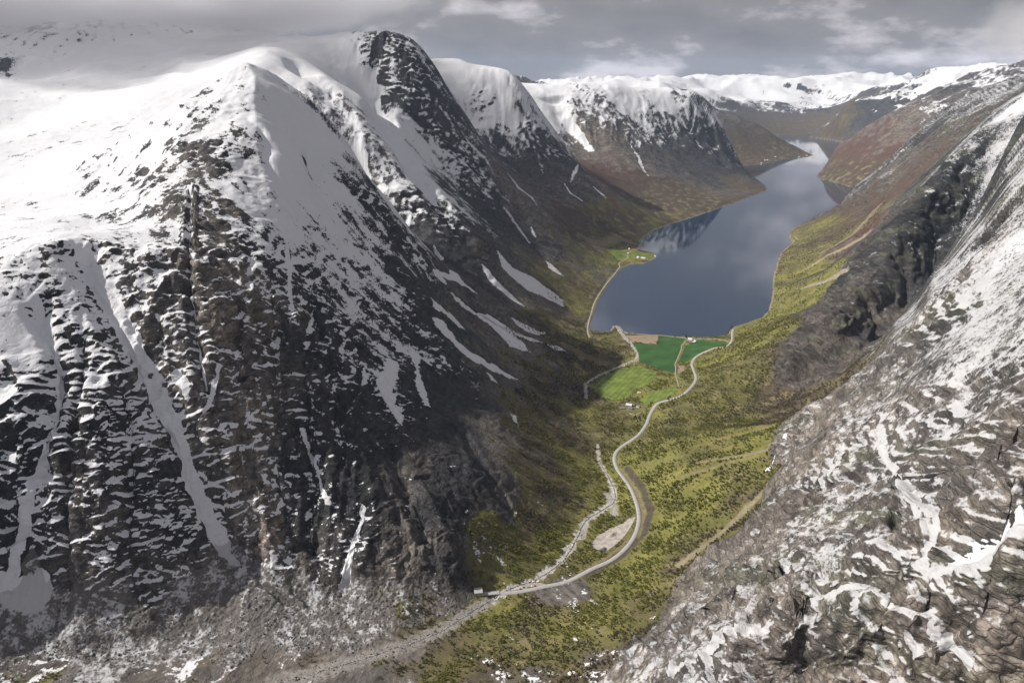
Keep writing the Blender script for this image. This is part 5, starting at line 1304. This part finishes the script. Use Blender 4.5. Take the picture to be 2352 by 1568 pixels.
# ------------------------------------------------------------------ trees
def leaf_crown(b, rng, h, rx, n, size, k=0, base=.25, skirt=1.0):
    for _ in range(n):
        while True:
            u = rng.uniform(-1, 1); v = rng.uniform(-1, 1); w = rng.uniform(-1, 1)
            if u * u + v * v + w * w < 1: break
        z = h * (base + (1 - base) * (w * .5 + .5)); taper = (1 - .35 * (w * .5 + .5)) * skirt
        c = Vector((u * rx * taper, v * rx * taper, z))
        up_ = Vector((rng.uniform(-.8, .8), rng.uniform(-.8, .8), 1)).normalized()
        a = up_.cross(Vector((rng.uniform(-1, 1), rng.uniform(-1, 1), .1))).normalized()
        d = up_.cross(a).normalized()
        s = size * rng.uniform(.6, 1.3)
        up = a.cross(d) * s * .35
        b.add([c - a * s - d * s, c + a * s - d * s * .7 + up, c + a * s * .8 + d * s, c - a * s * .7 + d * s * .9 - up], [(0, 1, 2, 3)], k)
def birch(seed, h, rx, n, size):
    rng = random.Random(seed); b = MB()
    b.tube((0, 0, -.3), (rng.uniform(-.2, .2), rng.uniform(-.2, .2), h * .75), .13, .05, 5, 1)
    for i in range(3):
        z = h * (.3 + .15 * i); a = rng.uniform(0, 6.3); b.tube((0, 0, z), (math.cos(a) * rx * .6, math.sin(a) * rx * .6, z + h * .22), .06, .02, 3, 1)
    leaf_crown(b, rng, h, rx, n, size)
    return b
def spruce_meshes(seed, h):
    rng = random.Random(seed)
    t = MB(); t.tube((0, 0, -.3), (0, 0, h * .95), .22, .04, 6)
    c = MB(); n = 9
    for i in range(n):
        z = h * (.10 + .86 * i / n); r = h * .22 * (1 - i / n) + .25; m = 9
        ring = []; 
        for j in range(m):
            a = 2 * math.pi * j / m + i; rr = r * rng.uniform(.65, 1.15)
            ring.append((math.cos(a) * rr, math.sin(a) * rr, z - rr * .35))
        top = (0, 0, z + h * .15)
        c.add(ring + [top], [(j, (j + 1) % m, m) for j in range(m) if rng.random() > .08])
    return t, c
def source(name, mb, mats):
    return bpy.data.objects.new(name, mb.mesh(name, mats))
def wood(name, label, pos, scale, sources):
    """many trees of one wood, placed on points of the ground"""
    me = bpy.data.meshes.new(name); me.vertices.add(len(pos)); me.vertices.foreach_set('co', np.ascontiguousarray(pos, f32).ravel())
    a = me.attributes.new('tree_size', 'FLOAT', 'POINT'); a.data.foreach_set('value', scale.astype(f32))
    o = link(name, me, None, kind='stuff', label=label)
    ng = bpy.data.node_groups.new(name, 'GeometryNodeTree')
    ng.interface.new_socket('Geometry', in_out='INPUT', socket_type='NodeSocketGeometry')
    ng.interface.new_socket('Geometry', in_out='OUTPUT', socket_type='NodeSocketGeometry')
    N, L = ng.nodes, ng.links
    gi = N.new('NodeGroupInput'); go = N.new('NodeGroupOutput')
    j = N.new('GeometryNodeJoinGeometry')
    n = len(sources)
    rnd = N.new('FunctionNodeRandomValue'); rnd.data_type = 'INT'
    rnd.inputs[4].default_value = 0; rnd.inputs[5].default_value = n - 1
    rot = N.new('FunctionNodeRandomValue'); rot.data_type = 'FLOAT_VECTOR'
    rot.inputs[0].default_value = (-.06, -.06, 0); rot.inputs[1].default_value = (.06, .06, 6.283)
    at = N.new('GeometryNodeInputNamedAttribute'); at.data_type = 'FLOAT'; at.inputs['Name'].default_value = 'tree_size'
    for i, s in enumerate(sources):
        oi = N.new('GeometryNodeObjectInfo'); oi.inputs['Object'].default_value = s
        inst = N.new('GeometryNodeInstanceOnPoints')
        eq = N.new('FunctionNodeCompare'); eq.data_type = 'INT'; eq.operation = 'EQUAL'
        L.new(rnd.outputs[2], eq.inputs[2]); eq.inputs[3].default_value = i
        L.new(gi.outputs[0], inst.inputs['Points']); L.new(eq.outputs[0], inst.inputs['Selection'])
        L.new(oi.outputs['Geometry'], inst.inputs['Instance'])
        L.new(rot.outputs[0], inst.inputs['Rotation']); L.new(at.outputs['Attribute'], inst.inputs['Scale'])
        L.new(inst.outputs[0], j.inputs[0])
    L.new(j.outputs[0], go.inputs[0])
    md = o.modifiers.new('trees', 'NODES'); md.node_group = ng
    return o
rng = np.random.default_rng(11)
fv = VCO[FACES]
area = .5 * np.linalg.norm(np.cross(fv[:, 2] - fv[:, 0], fv[:, 3] - fv[:, 1]), axis=1)
VEGf = vf[FACES].mean(1) * (VEG[FACES].mean(1) > .35); BRf = BROWN[FACES].mean(1); BAf = BARE[FACES].max(1); SNf = snowf[FACES].mean(1); DI = DIST[FACES[:, 0]]
clump = sstep(-.32, .25, fbm2(FMID[:, 0] / 60, FMID[:, 1] / 60, 4, 201))
dens = np.where(DI < 1700, 1 / 20., np.where(DI < 2600, 1 / 30., 1 / 80.)) * (1 - .9 * sstep(3300, 5200, DI)) * (DI < 5200) * VEGf * (BAf < .25) * (0.10 + clump) * (FMID[:, 2] < 330)
dens *= (1 - .8 * sstep(.4, .7, SNf))
ok = LAKED[FACES].min(1) > 6
dens *= ok
no = np.zeros(len(FACES), bool)
cand = np.nonzero(dens > 0)[0]
for poly in FIELDS_XY:
    i = cand[(FMID[cand, 0] > poly[:, 0].min()) & (FMID[cand, 0] < poly[:, 0].max()) & (FMID[cand, 1] > poly[:, 1].min()) & (FMID[cand, 1] < poly[:, 1].max())]
    no[i] |= inside(FMID[i, 0], FMID[i, 1], poly)
for key, (L, zz, hw) in ROADS.items():
    i = cand[(FMID[cand, 0] > L[:, 0].min() - 15) & (FMID[cand, 0] < L[:, 0].max() + 15) & (FMID[cand, 1] > L[:, 1].min() - 15) & (FMID[cand, 1] < L[:, 1].max() + 15)]
    d, _ = seg_dist(FMID[i, 0], FMID[i, 1], L)
    no[i] |= d < hw + 5
for c, r in ((S2((650, 850)), 32), (S2((870, 820)), 14), (S2((430, 870)), 14), (S3((770, 640)), 45), (S8((1100, 930)), 40), (S2((900, 442)), 12)):
    x, y = ground(*c); no |= (FMID[:, 0] - x) ** 2 + (FMID[:, 1] - y) ** 2 < r * r
dens[no] = 0
def scatter(dn):
    cnt = rng.poisson(dn * area)
    i = np.repeat(np.arange(len(FACES)), cnt)
    u = rng.random(len(i))[:, None]; v = rng.random(len(i))[:, None]
    p = fv[i]
    return (p[:, 0] * (1 - u) + p[:, 1] * u) * (1 - v) + (p[:, 3] * (1 - u) + p[:, 2] * u) * v, i
gfrac = sstep(.62, .22, BRf + .5 * fbm2(FMID[:, 0] / 120, FMID[:, 1] / 120, 3, 202) + .55 * sstep(2600, 4500, DI))
pg, ig = scatter(dens * gfrac)
pb, ib = scatter(dens * (1 - gfrac))
def sizes(n): return np.clip(rng.normal(.72, .22, n), .35, 1.7)
sb = [source('birch_source', birch(s, 6.2, 2.3, 26, .75), (M_BIRCH, M['bark'])) for s in (1, 2, 3, 4)]
sc_ = [source('bare_birch_source', birch(s, 5.6, 2.1, 24, .68), (M_BARE, M['bark'])) for s in (5, 6, 7, 8)]
print('trees', len(pg), len(pb))
wood('birch_wood', 'green birch wood covering the valley sides', pg, sizes(len(pg)), sb)
wood('bare_birch_wood', 'brown leafless birch wood on the lower slopes', pb, sizes(len(pb)), sc_)
# single spruces by the farms and the road
spr = []
for s in (21, 22, 23):
    t, c = spruce_meshes(s, 11)
    spr.append((t.mesh('trunk', (M['bark_dark'],)), c.mesh('crown', (M_SPRUCE,))))
SPR = [S2(p) for p in [(790, 1090), (820, 1150), (900, 1130), (1010, 1080), (1060, 1160), (930, 1200), (860, 1230), (1740, 560), (1800, 640), (1880, 600), (1960, 570), (2040, 520), (2100, 480), (1690, 620), (760, 1160)]] + [S3(p) for p in [(330, 510), (660, 530), (640, 500), (1860, 400), (1900, 330), (1940, 240), (1880, 470)]]
for i, p in enumerate(SPR):
    ordn = ['first', 'second', 'third', 'fourth', 'fifth', 'sixth', 'seventh']
    if i < 7 or i == 14: where, grp = 'dark spruce below the valley farm by the road', 'dark spruces below the valley farm'
    elif i < 14: where, grp = ordn[[13, 7, 8, 9, 10, 11, 12].index(i)] + ' dark spruce along the road above the farm, counted from the farm', 'dark spruces lining the road'
    elif i < 18: where, grp = ['dark spruce alone on the shore track beside the tilled field', 'dark spruce at the farm corner on the lake shore', 'dark spruce at the water just behind the farm corner'][i - 15], 'dark spruces on the lake shore'
    else: where, grp = ordn[[21, 18, 19, 20].index(i)] + ' dark spruce up the wooded shore corner, counted from the green field', 'dark spruces on the wooded shore corner'
    x, y, z = spot(p)
    t = thing('spruce_tree', where, 'tree', (x, y, z), i * 1.7, grp)
    t.scale = (1, 1, random.uniform(.8, 1.35))
    for nm, me in zip(('trunk', 'crown'), spr[i % 3]):
        o = bpy.data.objects.new(nm, me); col.objects.link(o); o.parent = t

# ------------------------------------------------------------------ loose stones on the scree and along the river
def stone_mesh(seed):
    bm = bmesh.new(); bmesh.ops.create_icosphere(bm, subdivisions=1, radius=1)
    r_ = random.Random(seed)
    for p in bm.verts: p.co = Vector((p.co.x * r_.uniform(.6, 1.2), p.co.y * r_.uniform(.6, 1.2), p.co.z * r_.uniform(.45, .95)))
    me = bpy.data.meshes.new('stone'); bm.to_mesh(me); bm.free(); me.materials.append(M['scree']); return me
M['scree'] = foliage_mat('scree_stone', (.07, .064, .060), (.13, .12, .112), (.26, .24, .225), .05)
ss = [bpy.data.objects.new('stone_source', stone_mesh(k)) for k in (31, 32, 33)]
Tf = (isT[FACES].mean(1) > .5) * (SNf < .75)
fan = sstep(-.2, .35, fbm2(FMID[:, 0] / 45, FMID[:, 1] / 45 , 3, 205))
pt, _ = scatter(Tf * (DI < 1500) * (.2 + fan) / 16. + (BAf > .5) * (DI < 1600) * (FREG == REGK.index('v')) * (FMID[:, 0] < 140) * ~no / 40.)
wood('scree_stones', 'loose grey stones on the scree and river bed', pt, np.clip(rng.lognormal(-.15, .45, len(pt)), .4, 3.2), ss)
print('stones', len(pt))

# ------------------------------------------------------------------ low cloud on the summits
def cloud(loc, rad, density, seed, cut=.42, scale=2.2, rz=0.0):
    bm = bmesh.new(); bmesh.ops.create_icosphere(bm, subdivisions=4, radius=1)
    for v in bm.verts:
        v.co *= 1.0
    me = bpy.data.meshes.new('cloud'); bm.to_mesh(me); bm.free()
    o = link('cloud', me, None, kind='stuff'); o.location = loc; o.scale = rad; o.rotation_euler = (0, 0, rz)
    m = bpy.data.materials.new('cloud_vapour'); m.use_nodes = True
    nt = m.node_tree; N, L = nt.nodes, nt.links; N.clear()
    out = N.new('ShaderNodeOutputMaterial'); pv = N.new('ShaderNodeVolumePrincipled')
    pv.inputs['Color'].default_value = (.93, .93, .95, 1); pv.inputs['Anisotropy'].default_value = .2
    tc = N.new('ShaderNodeTexCoord')
    ln = N.new('ShaderNodeVectorMath'); ln.operation = 'LENGTH'; L.new(tc.outputs['Object'], ln.inputs[0])
    ns = N.new('ShaderNodeTexNoise'); ns.inputs['Scale'].default_value = scale; ns.inputs['Detail'].default_value = 5; ns.inputs['Roughness'].default_value = .55
    mp = N.new('ShaderNodeMapping'); mp.inputs['Location'].default_value = (seed, seed * 1.7, 0); mp.inputs['Scale'].default_value = (1.6, 1.6, .55)
    L.new(tc.outputs['Object'], mp.inputs['Vector']); L.new(mp.outputs[0], ns.inputs['Vector'])
    # dense where the noise is high, thinning to nothing at the rim
    rim = N.new('ShaderNodeMapRange'); rim.inputs['From Min'].default_value = .35; rim.inputs['From Max'].default_value = 1.0
    rim.inputs['To Min'].default_value = .30; rim.inputs['To Max'].default_value = -.45
    L.new(ln.outputs['Value'], rim.inputs['Value'])
    ad = N.new('ShaderNodeMath'); ad.operation = 'ADD'; L.new(ns.outputs['Fac'], ad.inputs[0]); L.new(rim.outputs[0], ad.inputs[1])
    mr = N.new('ShaderNodeMapRange'); mr.inputs['From Min'].default_value = cut; mr.inputs['From Max'].default_value = cut + .38
    mr.inputs['To Max'].default_value = density
    L.new(ad.outputs[0], mr.inputs['Value']); L.new(mr.outputs[0], pv.inputs['Density'])
    L.new(pv.outputs[0], out.inputs['Volume'])
    me.materials.append(m)
    m.cycles.volume_step_rate = 1.0
    return o
cloud((-2450, 4450, 1425), (3000, 1850, 450), .006, 1.0)
cloud((2400, 2850, 1080), (820, 800, 280), .006, 4.0)
# ------------------------------------------------------------------ haze
def haze():
    b = MB(); b.box((-9000, -1500, -26.5), (20000, 27000, 1560))
    o = b.build('haze', None); o.data.materials.clear(); o['kind'] = 'stuff'
    m = bpy.data.materials.new('air'); m.use_nodes = True
    N, L = m.node_tree.nodes, m.node_tree.links; N.clear()
    out = N.new('ShaderNodeOutputMaterial'); pv = N.new('ShaderNodeVolumePrincipled')
    pv.inputs['Color'].default_value = (.62, .76, 1, 1); pv.inputs['Density'].default_value = HAZE
    L.new(pv.outputs[0], out.inputs['Volume']); o.data.materials.append(m)
HAZE = 1.3e-5
haze()
